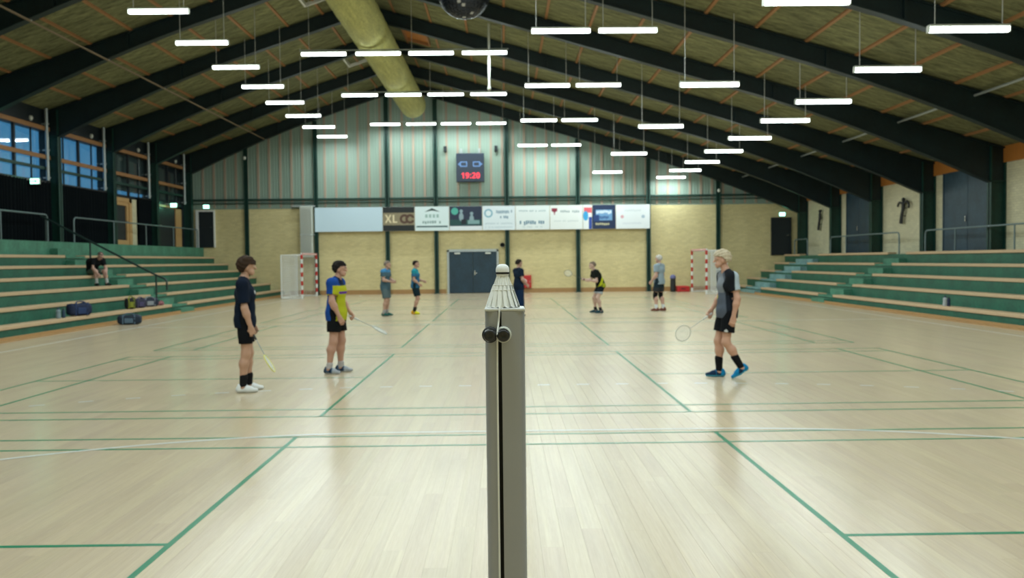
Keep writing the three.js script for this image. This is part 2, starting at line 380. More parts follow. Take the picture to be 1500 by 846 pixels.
// ---------------------------------------------------------------- left wall: windows over curtains
{
  const w = group('wall_left', 'side wall with high windows above the taller stand', 'wall', null, 'structure');
  const xo = XL - 0.3;
  mesh('lower_wall', box(xo, XL, 0, 2.4, D0 - 0.3, D1), mat.concrete, w);
  mesh('eave_panel', box(xo, XL, 6.36, roofAt(XL) + 0.1, D0 - 0.3, D1), mat.doorDark, w);
  mesh('wall_panel', box(xo, XL, 2.4, 4.5, D0 - 0.3, 34.0), mat.doorDark, w);
  mesh('end_panel', box(xo, XL, 2.4, 4.5, 34.0, D1), mat.doorDark, w);
  const ds = [D0, ...FRAMES.slice().reverse()].filter((d, i, a) => !i || d - a[i - 1] > 1);
  for (let i = 0; i + 1 < ds.length; i++) {
    const a = ds[i], b = ds[i + 1];
    const win = group(`window_${i + 1}`, 'high window with dark bars and two timber rails between steel columns', 'window', 'high side windows', 'structure');
    const y0 = 4.5, y1 = 6.36, xi = XL - 0.02, reflection_sheet = i === ds.length - 2 ? 2 : i === ds.length - 3 ? 1 : 0;
    mesh('window_frame', [box(xo + 0.05, XL, y0, y0 + 0.06, a + 0.05, b - 0.05), box(xo + 0.05, XL, y1 - 0.06, y1, a + 0.05, b - 0.05),
      box(xo + 0.05, XL, y0, y1, a, a + 0.13), box(xo + 0.05, XL, y0, y1, b - 0.13, b)], mat.doorDark, win);
    for (const q of [0.25, 0.5, 0.75]) { const hw = q === 0.5 ? 0.045 : 0.016; mesh('glazing_bar', box(xi - 0.03, XL + (q === 0.5 ? 0.04 : 0.0), y0, y1, a + (b - a) * q - hw, a + (b - a) * q + hw), mat.doorDark, win); }
    for (let k = 0; k < 4; k++) mesh('pane', box(xi - 0.018, xi - 0.012, y0 + 0.05, y1 - 0.05, a + (b - a) * k / 4 + (k ? 0.016 : 0.12), a + (b - a) * (k + 1) / 4 - (k < 3 ? 0.016 : 0.12)), mat.glass, win);
    if (reflection_sheet) mesh('reflection_sheet', box(xo + 0.1, xo + 0.11, reflection_sheet > 1 ? y0 : y0 + 0.25, y1, a + 0.13, b - 0.13), reflection_sheet > 1 ? mat.doorDark : mat.reflection_sheet, win);  // added sheet behind the panes; its tone stands in for reflections in the glass
    mesh('timber_rail', box(XL + 0.05, XL + 0.13, 6.3, 6.44, a + 0.1, b - 0.1), mat.purlin, win);
    mesh('timber_rail', box(XL + 0.05, XL + 0.13, 5.32, 5.46, a + 0.1, b - 0.1), mat.purlin, win);
    mesh('steel_rail', box(XL + 0.02, XL + 0.1, 4.95, 5.05, a + 0.1, b - 0.1), mat.steelGreen, win);
  }
  // pleated black curtains, one per bay, as far as the timber door
  for (let i = 0; i + 1 < ds.length; i++) {
    const a = ds[i] + 0.14, b = Math.min(ds[i + 1] - 0.14, 42.0);
    const inDoorBay = a > 34.3 && a < 38.3; if (b < 14 || a > 38) continue;
    const a2 = inDoorBay ? 37.0 : a, n = inDoorBay ? 70 : 220, pos = [], idx = [], uv = [];
    for (let k = 0; k <= n; k++) {
      const d = a2 + (b - a2) * k / n, ph = k * 0.62 + Math.sin(k * 0.11) * 1.3;
      for (const [j, y] of [2.44, 4.52].entries()) { pos.push(XL + 0.11 + 0.06 * Math.sin(ph + j * 0.25) + (j ? 0 : 0.02 * Math.sin(k * 0.05)), y, -d); uv.push(d, y); }
      if (k) { const q = 2 * k; idx.push(q - 2, q - 1, q, q, q - 1, q + 1); }
    }
    const g = new THREE.BufferGeometry(); g.setAttribute('position', new THREE.Float32BufferAttribute(pos, 3)); g.setAttribute('uv', new THREE.Float32BufferAttribute(uv, 2)); g.setIndex(idx); g.computeVertexNormals();
    const cu = group('curtain', inDoorBay ? 'narrow black pleated curtain beside the pale panel of the oak door' : 'black pleated curtain hanging below the high windows', 'curtain', 'black curtains behind the taller stand');
    mesh('cloth', g, mat.curtain, cu);
    mesh('track', box(XL + 0.08, XL + 0.14, 4.5, 4.56, a2, b), mat.black, cu);
  }
  // timber door and glazed partition beyond the curtains
  const d1 = group('door_1', 'glazed oak door on the walkway behind the taller stand', 'door', null, 'structure');
  const dx = XL + 0.06;
  mesh('door_frame', [box(XL, dx + 0.06, 2.44, 4.42, 34.55, 34.75), box(XL, dx + 0.06, 2.44, 4.42, 36.1, 36.35), box(XL, dx + 0.06, 4.25, 4.42, 34.55, 36.35)], mat.oak, d1);
  mesh('leaf', [box(XL, dx + 0.03, 2.46, 4.25, 34.75, 34.95), box(XL, dx + 0.03, 2.46, 4.25, 35.9, 36.1), box(XL, dx + 0.03, 2.46, 2.66, 34.95, 35.9), box(XL, dx + 0.03, 4.1, 4.25, 34.95, 35.9)], mat.oak, d1);
  mesh('pane', box(XL + 0.02, XL + 0.03, 2.66, 4.1, 34.95, 35.9), mat.doorDark, d1);
  mesh('handle', rbox(dx + 0.03, dx + 0.08, 3.42, 3.46, 35.8, 36.0, 0.01), mat.chrome, d1);
  mesh('side_panel', box(XL, XL + 0.05, 2.44, 4.42, 36.35, 36.95), mat.brickPale, d1);
  const d2 = group('door_2', 'dark doorway between pale panels in the far corner of the walkway', 'door', null, 'structure');
  mesh('door_frame', [box(XL, dx + 0.05, 2.44, 4.4, 38.9, 39.15), box(XL, dx + 0.05, 2.44, 4.4, 41.2, 41.9), box(XL, dx + 0.05, 4.3, 4.4, 38.9, 41.9)], mat.oak, d2);
  mesh('leaf', box(XL, dx, 2.46, 4.3, 39.15, 41.2), mat.doorDark, d2);
  mesh('handle', rbox(dx, dx + 0.05, 3.42, 3.46, 39.3, 39.5, 0.01), mat.chrome, d2);
  for (const d of FRAMES.slice(0, 6)) {
    const p = group('downpipe', 'grey vertical pipe beside a steel column by the high windows', 'pipe', 'grey pipes by the window columns');
    mesh('pipe', bar(V(XL + 0.16, 4.58, d - 0.36), V(XL + 0.16, roofAt(XL + 0.16) - 0.02, d - 0.36), 0.055, 12), mat.galvanised, p);
    for (const y of [4.65, 5.6, 6.5]) mesh('bracket', box(XL, XL + 0.24, y, y + 0.05, d - 0.38, d - 0.33), mat.galvanised, p);
  }
}

// ---------------------------------------------------------------- right wall
{
  const w = group('wall_right', 'pale brick side wall behind the lower stand', 'wall', null, 'structure');
  const xo = XR + 0.3;
  mesh('brickwork', box(XR, xo, 0, 4.45, D0 - 0.3, D1), mat.brickPale, w);
  mesh('fascia_board', box(XR - 0.05, xo, 4.45, roofAt(XR) + 0.1, D0 - 0.3, D1), mat.fascia, w);
  [[26.25, 27.75, 29.25, 'tall slate blue double door panels beside the end of the walkway rail'], [35.1, 36.3, 37.55, 'dark blue double door panels between the two wall figures']].forEach(([a, m, b, label], i) => {
    const d = group(`door_${i + 3}`, label, 'door', null, 'structure');
    mesh('leaf', rbox(XR - 0.06, XR - 0.005, 1.78, 4.42, a, m - 0.01, 0.008), i ? mat.doorBlue : mat.doorSlate, d);
    mesh('leaf', rbox(XR - 0.06, XR - 0.005, 1.78, 4.42, m + 0.01, b, 0.008), i ? mat.doorBlue : mat.doorSlate, d);
    mesh('handle', rbox(XR - 0.11, XR - 0.06, 2.75, 2.95, m + 0.06, m + 0.1, 0.01), mat.chrome, d);
    mesh('frame', [box(XR - 0.08, XR, 1.78, 4.45, a - 0.06, a), box(XR - 0.08, XR, 1.78, 4.45, b, b + 0.06), box(XR - 0.08, XR, 4.42, 4.45, a, b)], i ? mat.doorBlue : mat.doorSlate, d);
  });
}

// ---------------------------------------------------------------- stands
function stand(side, x0, run, heights, walkH, wallX, aisles, label) {
  const s = group('bleacher_stand', label, 'bleachers');
  const X = (i) => side * (x0 + run * i);
  const n = heights.length, ends = [D0 + 0.01, D1 - 0.02];
  const segs = []; let from = ends[0];
  for (const [a, b] of aisles) { segs.push([from, a]); from = b; }
  segs.push([from, ends[1]]);
  mesh('kick_board', [box(X(0) - side * 0.26, X(0) - side * 0.22, 0, 0.085, ...ends), box(X(0) - side * 0.42, X(0) - side * 0.26, 0, 0.022, ...ends)], mat.kick, s);
  heights.forEach((h, i) => {
    const back = i + 1 < n ? X(i + 1) + side * 0.06 : X(i) + side * 0.6;
    mesh('tier', box(X(i) + side * 0.03, back, 0, h - 0.06, ...ends), mat.bleacher, s);
    for (const [a, b] of segs) {
      mesh('seat_plank', rbox(X(i), X(i) + side * 0.34, h - 0.09, h, a, b, 0.012), mat.seat, s);
    }
  });
  const last = X(n - 1) + side * 0.55;
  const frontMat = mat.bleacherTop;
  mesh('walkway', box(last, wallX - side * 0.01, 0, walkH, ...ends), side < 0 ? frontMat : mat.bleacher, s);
  aisles.forEach(([a, b, colour]) => {
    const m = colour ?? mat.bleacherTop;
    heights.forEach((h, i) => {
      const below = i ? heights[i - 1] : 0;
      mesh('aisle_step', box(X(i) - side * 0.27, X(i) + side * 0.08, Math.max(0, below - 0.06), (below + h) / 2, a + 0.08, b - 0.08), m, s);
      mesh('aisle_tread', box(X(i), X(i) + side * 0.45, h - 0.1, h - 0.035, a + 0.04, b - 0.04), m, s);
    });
    mesh('aisle_step', box(last - side * 0.26, last + side * 0.02, heights[n - 1] - 0.06, (heights[n - 1] + walkH) / 2, a + 0.08, b - 0.08), m, s);
  });
  return s;
}
const HL = [0.3, 0.635, 0.97, 1.305, 1.64, 1.975];
stand(-1, 11.1, 0.7, HL, 2.44, XL, [[28.4, 29.75]], 'green tiered stand with six pale plank benches under the high windows');
const HRr = [0.3, 0.667, 1.033, 1.4];
{
  const s = stand(1, 11.6, 0.7, HRr, 1.72, XR, [[29.9, 31.3], [38.3, 40.7, mat.stairBlue]], 'green tiered stand with pale plank benches in front of the pale brick wall');
  for (const [a, b] of [[D0, 29.9], [31.3, 38.3], [40.7, D1 - 0.02]]) mesh('walkway_edge', rbox(14.2, 14.52, 1.7, 1.79, a, b, 0.012), mat.seat, s);
}
// ---------------------------------------------------------------- rails
function railing(label, grp, x, y0, h, dA, dB, postsAt, m, r = 0.028) {
  const g = group('walkway_rail', label, 'railing', grp);
  const pts = [V(x, y0, dA), V(x, y0 + h, dA), V(x, y0 + h, dB), V(x, y0, dB)];
  mesh('top_bar', pipe(pts, r, 0.18, 10), m, g);
  for (const d of postsAt) mesh('post', bar(V(x, y0, d), V(x, y0 + h, d), r * 0.85, 8), m, g);
  return g;
}
const railL = 'grey tube railing along the walkway under the black curtains';
railing(railL, 'railings on the taller stand', -15.3, 2.44, 0.9, 12, 28.65, [16, 20, 23, 26], mat.rail);
railing(railL + ' and oak door', 'railings on the taller stand', -15.3, 2.44, 0.9, 30.4, 42.6, [33.5, 36.5, 39.5], mat.rail);
railing('grey tube railing on the walkway before the slate blue doors', 'railings on the lower stand', 14.62, 1.72, 0.8, 12, 29.35, [15, 18, 21, 24.2, 27.4], mat.rail);
railing('grey tube railing on the walkway below the figure with spread arms', 'railings on the lower stand', 14.62, 1.72, 0.8, 31.3, 37.9, [36.2], mat.rail);
railing('short grey tube railing before the corner exit door', 'railings on the lower stand', 14.62, 1.72, 0.8, 40.8, 42.6, [], mat.rail);
{ // sloping hand rail down the aisle
  const g = group('aisle_handrail', 'black sloping handrail down the aisle of the taller stand', 'handrail');
  const d = 28.25;
  const slope = (x) => 1.28 + (-11.55 - x) * (1.12 / 2.1);
  mesh('rail', pipe([V(-15.3, slope(-15.3), d), V(-11.55, 1.28, d), V(-11.2, 1.13, d), V(-11.2, 0.78, d)], 0.032, 0.12, 10), mat.railDark, g);
  for (const [x, y] of [[-11.55, 0.3], [-13.7, 1.305], [-15.15, 2.44]]) mesh('post', bar(V(x, y, d), V(x, slope(x), d), 0.03, 8), mat.railDark, g);
}

// ---------------------------------------------------------------- lamps
{
  const LEN = 1.45;
  const housing = rbox(-LEN / 2, LEN / 2, 0.045, 0.085, -0.07, 0.07, 0.012), glow = rbox(-LEN / 2 + 0.01, LEN / 2 - 0.01, -0.045, 0.044, -0.055, 0.055, 0.03);
  const caps = [rbox(-LEN / 2 - 0.006, -LEN / 2 + 0.012, -0.05, 0.05, -0.06, 0.06, 0.006), rbox(LEN / 2 - 0.012, LEN / 2 + 0.006, -0.05, 0.05, -0.06, 0.06, 0.006)];
  const lamp = (x0, y, d, label, grp, railY) => {
    const g = group('tube_lamp', label, 'lamp', grp); g.position.set(x0 + LEN / 2, y, -d);
    mesh('housing', housing, mat.offWhite, g); mesh('diffuser', glow, mat.lampGlow, g); for (const c of caps) mesh('end_cap', c, mat.offWhite, g);
    for (const s of [-1, 1]) {
      const x = s * (LEN / 2 - 0.12), up = (railY ?? roofAt(x0 + LEN / 2 + x)) - y;
      mesh('wire', bar(new THREE.Vector3(x, 0.08, 0), new THREE.Vector3(x, up - 0.02, 0), 0.009, 5), mat.wire, g);
    }
    const l = new THREE.RectAreaLight(LAMP.colour, LAMP.power, LEN - 0.04, 0.11);
    l.name = 'lamp_light'; l.position.set(0, -0.052, 0); l.rotation.x = -Math.PI / 2; g.add(l);
  };
  for (let i = 0; i < 14; i++) lamp(-9.0, 7.73, 41.5 - 2.96 * i, 'white tube lamp hanging from two wires above the taller stand side', 'single row of tube lamps by the high windows');
  for (const d of [41.7, 34.4, 27.6, 20.7, 14.0, 7.2, 0.5]) {
    for (const x of [-6.45, -4.70, -3.0, -1.28]) lamp(x, 8.33, d, 'white tube lamp in a line of four below the roof ridge', 'lines of four tube lamps under the ridge', 8.46);
    const r = group('lamp_rail', 'thin galvanised rail carrying a line of four tube lamps', 'rail', 'rails of the lines of four lamps');
    mesh('bar', box(-6.5, 0.22, 8.44, 8.47, d - 0.02, d + 0.02), mat.galvanised, r);
    for (const x of [-6.2, -2.9, 0.0]) mesh('wire', bar(V(x, 8.46, d), V(x, roofAt(x) - 0.02, d), 0.009, 5), mat.wire, r);
  }
  for (const d of [41.7, 34.3, 27.5, 21.0, 14.2, 7.4, 0.6]) for (const x of [0.73, 2.37]) lamp(x, 7.24, d, 'white tube lamp of a pair hung end to end above the court', 'paired tube lamps');
  for (const d of [41.7, 34.5, 27.5, 21.0, 14.3, 7.6, 0.9]) lamp(4.38, 5.9, d, 'white tube lamp hung low on long wires between the pairs and the side row', 'single tube lamps on long wires');
  for (const d of [42.2, 38.9, 35.6, 32.1, 28.7, 25.1, 22.1, 18.4, 15.2, 11.8, 8.4, 5.0, 1.6]) lamp(7.6, 5.66, d, 'white tube lamp hung on the side of the lower stand', 'single row of tube lamps by the lower stand');
}

// ---------------------------------------------------------------- duct, ball, pipes, hatches
{
  const g = group('fabric_duct', 'thick yellow-green fabric air duct hanging under the roof ridge', 'duct');
  const r = 0.62, prof = [[0.0, 0], [r * 0.55, 0.03], [r * 0.9, 0.14], [r, 0.36]];
  for (let i = 1; i <= 40; i++) { prof.push([r - 0.012, 0.36 + i - 0.5], [r + 0.004, 0.36 + i]); }
  prof.push([r * 0.9, 40.6], [0, 40.65]);
  const ge = lathe(prof, 40); ge.rotateX(Math.PI / 2); ge.translate(-4.3, 9.14, -41.4);
  mesh('sleeve', ge, mat.duct, g);
  for (let i = 0; i < 14; i++) mesh('hanger', [bar(V(-4.3, 9.7, 40.5 - i * 2.9), V(-4.3, roofAt(-4.3) - 0.02, 40.5 - i * 2.9), 0.008, 5)], mat.wire, g);
  const seam = mesh('suspension_rail', box(-4.32, -4.28, 9.74, 9.78, 1, 41), mat.galvanised, g);
  void seam;

  const b = group('mirror_ball', 'dark round mirror ball hanging from the roof above the court', 'ball'); b.position.set(-0.95, 8.53, -22); b.scale.setScalar(1.12);
  mesh('core', new THREE.SphereGeometry(0.6, 32, 24), mat.blackShiny, b);
  const tiles = [[], []];
  for (let i = 1; i < 20; i++) {
    const la = Math.PI * i / 20 - Math.PI / 2, n = Math.max(6, Math.round(40 * Math.cos(la)));
    for (let k = 0; k < n; k++) {
      const lo = 2 * Math.PI * k / n, t = new THREE.BoxGeometry(0.078, 0.078, 0.012);
      t.translate(0, 0, 0.606); t.rotateX(-la + range(-0.02, 0.02)); t.rotateY(lo); tiles[rnd() < 0.9 ? 0 : 1].push(t);
    }
  }
  const dark = M({ color: L(0.03, 0.035, 0.045), metalness: 0.9, roughness: 0.3 });
  tag(mesh('mirror_tiles', tiles[0], dark, b), null, null, null, 'stuff'); tag(mesh('bright_tiles', tiles[1], M({ color: L(0.35, 0.37, 0.4), metalness: 1, roughness: 0.25 }), b), null, null, null, 'stuff');
  mesh('cable', bar(new THREE.Vector3(0, 0.6, 0), new THREE.Vector3(0, (roofAt(-0.95) - 8.53) / 1.12, 0), 0.012), mat.wire, b);
  mesh('collar', lathe([[0, 0], [0.08, 0], [0.08, 0.1], [0, 0.1]], 16).translate(0, 0.58, 0), mat.black, b);

  const rope = group('hanging_rope', 'pale rope hanging from the roof beside the line of four lamps', 'rope');
  mesh('rope', bar(V(-0.42, 7.25, 27.9), V(-0.42, roofAt(-0.42) - 0.05, 27.9), 0.04, 10), mat.offWhite, rope);
  mesh('knot', lathe([[0, -0.08], [0.05, -0.05], [0.06, 0], [0.04, 0.07], [0, 0.1]], 12).translate(-0.42, 7.25, -27.9), mat.offWhite, rope);

  const p1 = group('conduit', 'thin galvanised conduit running under the roof above the lower stand', 'pipe');
  mesh('pipe', bar(V(12.0, roofAt(12) - 0.16, 4), V(12.0, roofAt(12) - 0.16, 42.8), 0.035, 8), mat.galvanised, p1);
  for (let d = 6; d < 42; d += 4.2) mesh('clip', box(11.96, 12.04, roofAt(12) - 0.16, roofAt(12), d, d + 0.05), mat.galvanised, p1);
  const p2 = group('conduit', 'thin brown conduit clipped below the frames above the taller stand', 'pipe');
  mesh('pipe', box(-11.85, -11.8, roofAt(-11.8) - 0.66, roofAt(-11.8) - 0.62, 4, 42.4), M({ color: L(0.24, 0.17, 0.10), roughness: 0.6 }), p2);
  for (const d of FRAMES.slice(0, 10)) mesh('clip', box(-11.85, -11.79, roofAt(-11.8) - 0.64, roofAt(-11.8) - 0.42, d - 0.02, d + 0.02), mat.galvanised, p2);

  const hatch = (x0, x1, d0, d1, m, inner, label) => {
    const h = group('roof_hatch', label, 'hatch'), t = 0.06;
    const piece = (a, b, c, e) => extrude([[a, roofAt(a) - 0.14], [b, roofAt(b) - 0.14], [b, roofAt(b) + 0.01], [a, roofAt(a) + 0.01]], e - c, (c + e) / 2);
    mesh('frame_board', piece(x0, x0 + t, d0, d1), m, h); mesh('frame_board', piece(x1 - t, x1, d0, d1), m, h);
    mesh('frame_board', piece(x0, x1, d0, d0 + t), m, h); mesh('frame_board', piece(x0, x1, d1 - t, d1), m, h);
    mesh('lid', extrude([[x0, roofAt(x0) - 0.02], [x1, roofAt(x1) - 0.02], [x1, roofAt(x1) + 0.005], [x0, roofAt(x0) + 0.005]], d1 - d0, (d0 + d1) / 2), inner, h);
  };
  hatch(-3.7, -2.75, 31.2, 33.2, mat.purlin, mat.fascia, 'orange wooden roof hatch beside the fabric duct');
  hatch(-6.5, -5.6, 26.6, 28.4, mat.white, mat.wool[0], 'white framed roof hatch near the ridge over the line of four lamps');
  hatch(-6.6, -5.7, 35.2, 37.0, mat.white, mat.wool[0], 'white framed roof hatch near the ridge close to the far wall');

  const detector = (x, y, d, side, label, grp) => {
    const o = group('floodlight', label, 'floodlight', grp);
    mesh('bracket', side < 0 ? bar(V(x, y, d), V(XL, y + 0.08, d), 0.015, 6) : d > 42 ? bar(V(x, y, d), V(x, y, D1 - 0.18), 0.015, 6) : bar(V(x, y, d), V(x, roofAt(x) + 0.01, d), 0.015, 6), mat.offWhite, o);
    const s = lathe([[0, -0.1], [0.04, -0.09], [0.07, -0.04], [0.075, 0.01], [0.045, 0.07], [0, 0.075]], 16); s.translate(x, y, -d); mesh('head', s, mat.offWhite, o);
  };
  for (const d of FRAMES.slice(0, 4)) detector(-15.9, 6.62, d - 1.1, -1, 'small white floodlight head beside a high window', 'floodlights by the high windows');
  for (const [x, d] of [[14.2, 23.6], [14.35, 28.3]]) detector(x, roofAt(x) - 0.25, d, 0, 'small white floodlight head under the eaves of the lower stand', 'floodlights above the lower stand');
  for (const x of [-12.9, 10.82]) detector(x, roofAt(x) - 1.15, D1 - 0.35, 0, `small white floodlight head on the ${x < 0 ? 'far wall post beside the unlit cladding' : 'far wall post near the corner exit door'}`);
}

// ---------------------------------------------------------------- doors and signs on the far wall
function canvasTexture(w, h, draw) {
  const c = document.createElement('canvas'); c.width = w; c.height = h; const g = c.getContext('2d'); draw(g, w, h);
  const t = new THREE.CanvasTexture(c); t.colorSpace = THREE.SRGBColorSpace; t.magFilter = THREE.LinearFilter; return t;
}
function printFace(x0, x1, y0, y1, d) { const g = new THREE.PlaneGeometry(x1 - x0, y1 - y0); g.translate((x0 + x1) / 2, (y0 + y1) / 2, -d); return g; }
{
  const d = group('door_5', 'dark blue double door in the yellow brick far wall', 'door', null, 'structure');
  const z = D1 - 0.09;
  mesh('leaf', rbox(-2.78, -1.585, 0.02, 2.1, z, z + 0.06, 0.008), mat.doorBlue, d);
  mesh('leaf', rbox(-1.575, -0.38, 0.02, 2.1, z, z + 0.06, 0.008), mat.doorBlue, d);
  mesh('frame', [box(-2.88, -2.78, 0, 2.2, z - 0.03, D1), box(-0.38, -0.28, 0, 2.2, z - 0.03, D1), box(-2.88, -0.28, 2.1, 2.22, z - 0.03, D1)], mat.galvanised, d);
  for (const x of [-2.5, -0.95]) mesh('closer', rbox(x, x + 0.28, 1.98, 2.06, z - 0.07, z, 0.01), mat.offWhite, d);
  mesh('handle', [rbox(-1.5, -1.36, 1.0, 1.03, z - 0.06, z - 0.03, 0.008), rbox(-1.52, -1.46, 0.92, 1.14, z - 0.03, z, 0.008)], mat.chrome, d);

  const exit = (n, x0, x1, y0, y1, label, whiteEdge) => {
    const e = group(`door_${n}`, label, 'door', null, 'structure'), q = D1 - 0.07;
    mesh('leaf', rbox(x0, x1, y0, y1, q, q + 0.05, 0.008), mat.doorDark, e);
    const fr = whiteEdge ? mat.white : mat.doorDark;
    mesh('frame', [box(x0 - (whiteEdge ? 0.14 : 0.06), x0, y0, y1 + 0.08, q - 0.03, D1), box(x1, x1 + 0.06, y0, y1 + 0.08, q - 0.03, D1), box(x0, x1, y1, y1 + 0.08, q - 0.03, D1)], fr, e);
    mesh('handle', rbox(x1 - 0.18, x1 - 0.06, y0 + 1.0, y0 + 1.03, q - 0.05, q, 0.01), mat.chrome, e);
  };
  exit(6, -15.35, -14.6, 2.45, 4.25, 'dark exit door with a white edge at the end of the higher walkway', true);
  exit(7, 13.6, 14.5, 1.75, 3.58, 'dark exit door at the end of the lower walkway', false);
  const sign = (x, y, dd, label, w = 0.32) => {
    const s = group('exit_sign', label, 'sign');
    if (dd < D1) mesh('bracket', box(XL - 0.01, x - w / 2 + 0.03, y + 0.15, y + 0.18, dd - 0.06, dd - 0.03), mat.offWhite, s);
    mesh('box', rbox(x - w / 2, x + w / 2, y, y + 0.2, dd - 0.08, dd - 0.02, 0.01), mat.offWhite, s);
    mesh('lit_face', rbox(x - w / 2 + 0.02, x + w / 2 - 0.02, y + 0.02, y + 0.18, dd - 0.1, dd - 0.079, 0.008), mat.exitGreen, s);
    const arrow = new THREE.Shape([[-0.13, -0.02], [0.02, -0.02], [0.02, -0.06], [0.1, 0], [0.02, 0.06], [0.02, 0.02], [-0.13, 0.02]].map(([a, b]) => new THREE.Vector2(a, b)));
    const ag = new THREE.ExtrudeGeometry(arrow, { depth: 0.004, bevelEnabled: false }); ag.translate(x, y + 0.1, -(dd - 0.1));
    mesh('arrow', ag, mat.white, s);
    const l = new THREE.RectAreaLight(L(0.2, 1, 0.55), 5, w - 0.05, 0.15); l.position.set(x, y + 0.1, -(dd - 0.112)); l.rotation.y = Math.PI; l.lookAt(x, y + 0.1, 0); l.name = 'sign_light'; s.add(l);
  };
  sign(-14.95, 4.4, D1, 'glowing green exit sign above the white-edged corner door');
  sign(14.1, 3.72, D1, 'glowing green exit sign above the door beyond the lower stand');
  sign(-15.5, 4.3, 40.2, 'glowing green exit sign beside the pale-framed corner doorway');
  sign(-15.5, 4.33, 28.4, 'glowing green exit sign hanging before the high window above the curtains');

  // sponsor boards
  const Y0 = 3.17, Y1 = 4.38, z2 = D1 - 0.26;
  const board = (x0, x1, label, draw, y0 = Y0) => {
    const b = group('sponsor_board', label, 'board', null);
    mesh('panel', rbox(x0 + 0.01, x1 - 0.01, y0, Y1, z2, z2 + 0.05, 0.006), mat.white, b);
    const w = Math.round((x1 - x0) * 128), h = Math.round((Y1 - y0) * 128);
    const pm = M({ map: canvasTexture(w, h, draw), roughness: 0.5 });
    mesh('print', printFace(x0 + 0.015, x1 - 0.015, y0 + 0.005, Y1 - 0.005, z2 - 0.002), pm, b);
  };
  const fill = (g, c, x, y, w, h) => { g.fillStyle = c; g.fillRect(x, y, w, h); };
  const strokes = (g, c, x, y, w, h, n, s) => { g.fillStyle = c; const step = w / n; for (let i = 0; i < n; i++) { if (hash(i, s, 77) < 0.15) continue; g.fillRect(x + i * step, y + h * 0.25 * hash(i, s, 3), step * 0.66, h * (0.75 + 0.25 * hash(i, s, 4))); } };
  const px = (x) => (x - 739) / 28.9;
  board(px(465), px(563.5), 'plain pale blue board at the end of the sponsor row', (g, w, h) => fill(g, '#c6dcea', 0, 0, w, h));
  board(px(563.5), px(610), 'black sponsor board with large tan letters XL', (g, w, h) => {
    fill(g, '#12191b', 0, 0, w, h); fill(g, '#8d8166', 0, h * 0.24, w, h * 0.52);
    g.fillStyle = '#e2d2ad'; g.font = `bold ${Math.round(h * 0.46)}px sans-serif`; g.textAlign = 'left'; g.textBaseline = 'middle'; g.fillText('XL', w * 0.06, h * 0.5);
    for (const x of [0.68, 0.86]) { g.strokeStyle = '#54392b'; g.lineWidth = h * 0.1; g.beginPath(); g.arc(w * x, h * 0.5, h * 0.15, 0.4, 6.0); g.stroke(); }
  });
  board(px(610), px(660), 'white sponsor board with a black roof emblem over pale houses', (g, w, h) => {
    fill(g, '#dcecef', 0, 0, w, h); g.fillStyle = '#14302f'; g.beginPath(); g.moveTo(w * 0.28, h * 0.22); g.lineTo(w * 0.5, h * 0.06); g.lineTo(w * 0.74, h * 0.22); g.lineTo(w * 0.5, h * 0.16); g.fill();
    for (let i = 0; i < 4; i++) fill(g, '#9dbcb8', w * (0.3 + i * 0.11), h * 0.32, w * 0.07, h * 0.14);
    strokes(g, '#7f9c9c', w * 0.22, h * 0.58, w * 0.56, h * 0.12, 8, 1); fill(g, '#31545a', w * 0.04, h * 0.8, w * 0.92, h * 0.06);
  });
  board(px(660), px(708), 'dark teal sponsor board with pale figures and a round mark', (g, w, h) => {
    fill(g, '#1f2c46', 0, 0, w, h); fill(g, '#1d4a4a', 0, h * 0.55, w, h * 0.24); fill(g, '#e6ecf2', 0, h * 0.82, w, h * 0.18);
    g.fillStyle = '#4fae9f'; g.beginPath(); g.arc(w * 0.16, h * 0.2, h * 0.15, 0, 7); g.fill();
    g.fillStyle = '#8fa6b0'; for (const [x, y, r] of [[0.36, 0.2, 0.07], [0.68, 0.3, 0.07]]) { g.beginPath(); g.arc(w * x, h * y, h * r, 0, 7); g.fill(); g.beginPath(); g.ellipse(w * x, h * (y + 0.24), w * 0.07, h * 0.18, 0, 0, 7); g.fill(); }
    fill(g, '#7fa3a6', w * 0.56, h * 0.58, w * 0.36, h * 0.16); fill(g, '#0e1626', w * 0.36, h * 0.55, w * 0.15, h * 0.2);
  });
  board(px(708), px(756), 'white sponsor board with a pale blue ring mark', (g, w, h) => {
    fill(g, '#e2edf4', 0, 0, w, h); g.strokeStyle = '#7fb0c4'; g.lineWidth = h * 0.06; g.beginPath(); g.arc(w * 0.18, h * 0.3, h * 0.15, 0, 7); g.stroke();
    strokes(g, '#7190a6', w * 0.42, h * 0.17, w * 0.5, h * 0.13, 11, 2); strokes(g, '#7190a6', w * 0.54, h * 0.4, w * 0.26, h * 0.12, 5, 3);
    strokes(g, '#b9cad4', w * 0.08, h * 0.7, w * 0.84, h * 0.06, 26, 4); strokes(g, '#b9cad4', w * 0.08, h * 0.86, w * 0.84, h * 0.05, 26, 5);
  });
  board(px(756), px(806), 'white sponsor board with bold blue lettering along its foot', (g, w, h) => {
    fill(g, '#e9f1f2', 0, 0, w, h); strokes(g, '#a9bcc2', w * 0.1, h * 0.18, w * 0.8, h * 0.07, 18, 6); strokes(g, '#4d7893', w * 0.12, h * 0.62, w * 0.74, h * 0.16, 12, 7); strokes(g, '#c0ced2', w * 0.2, h * 0.86, w * 0.6, h * 0.05, 14, 8);
  });
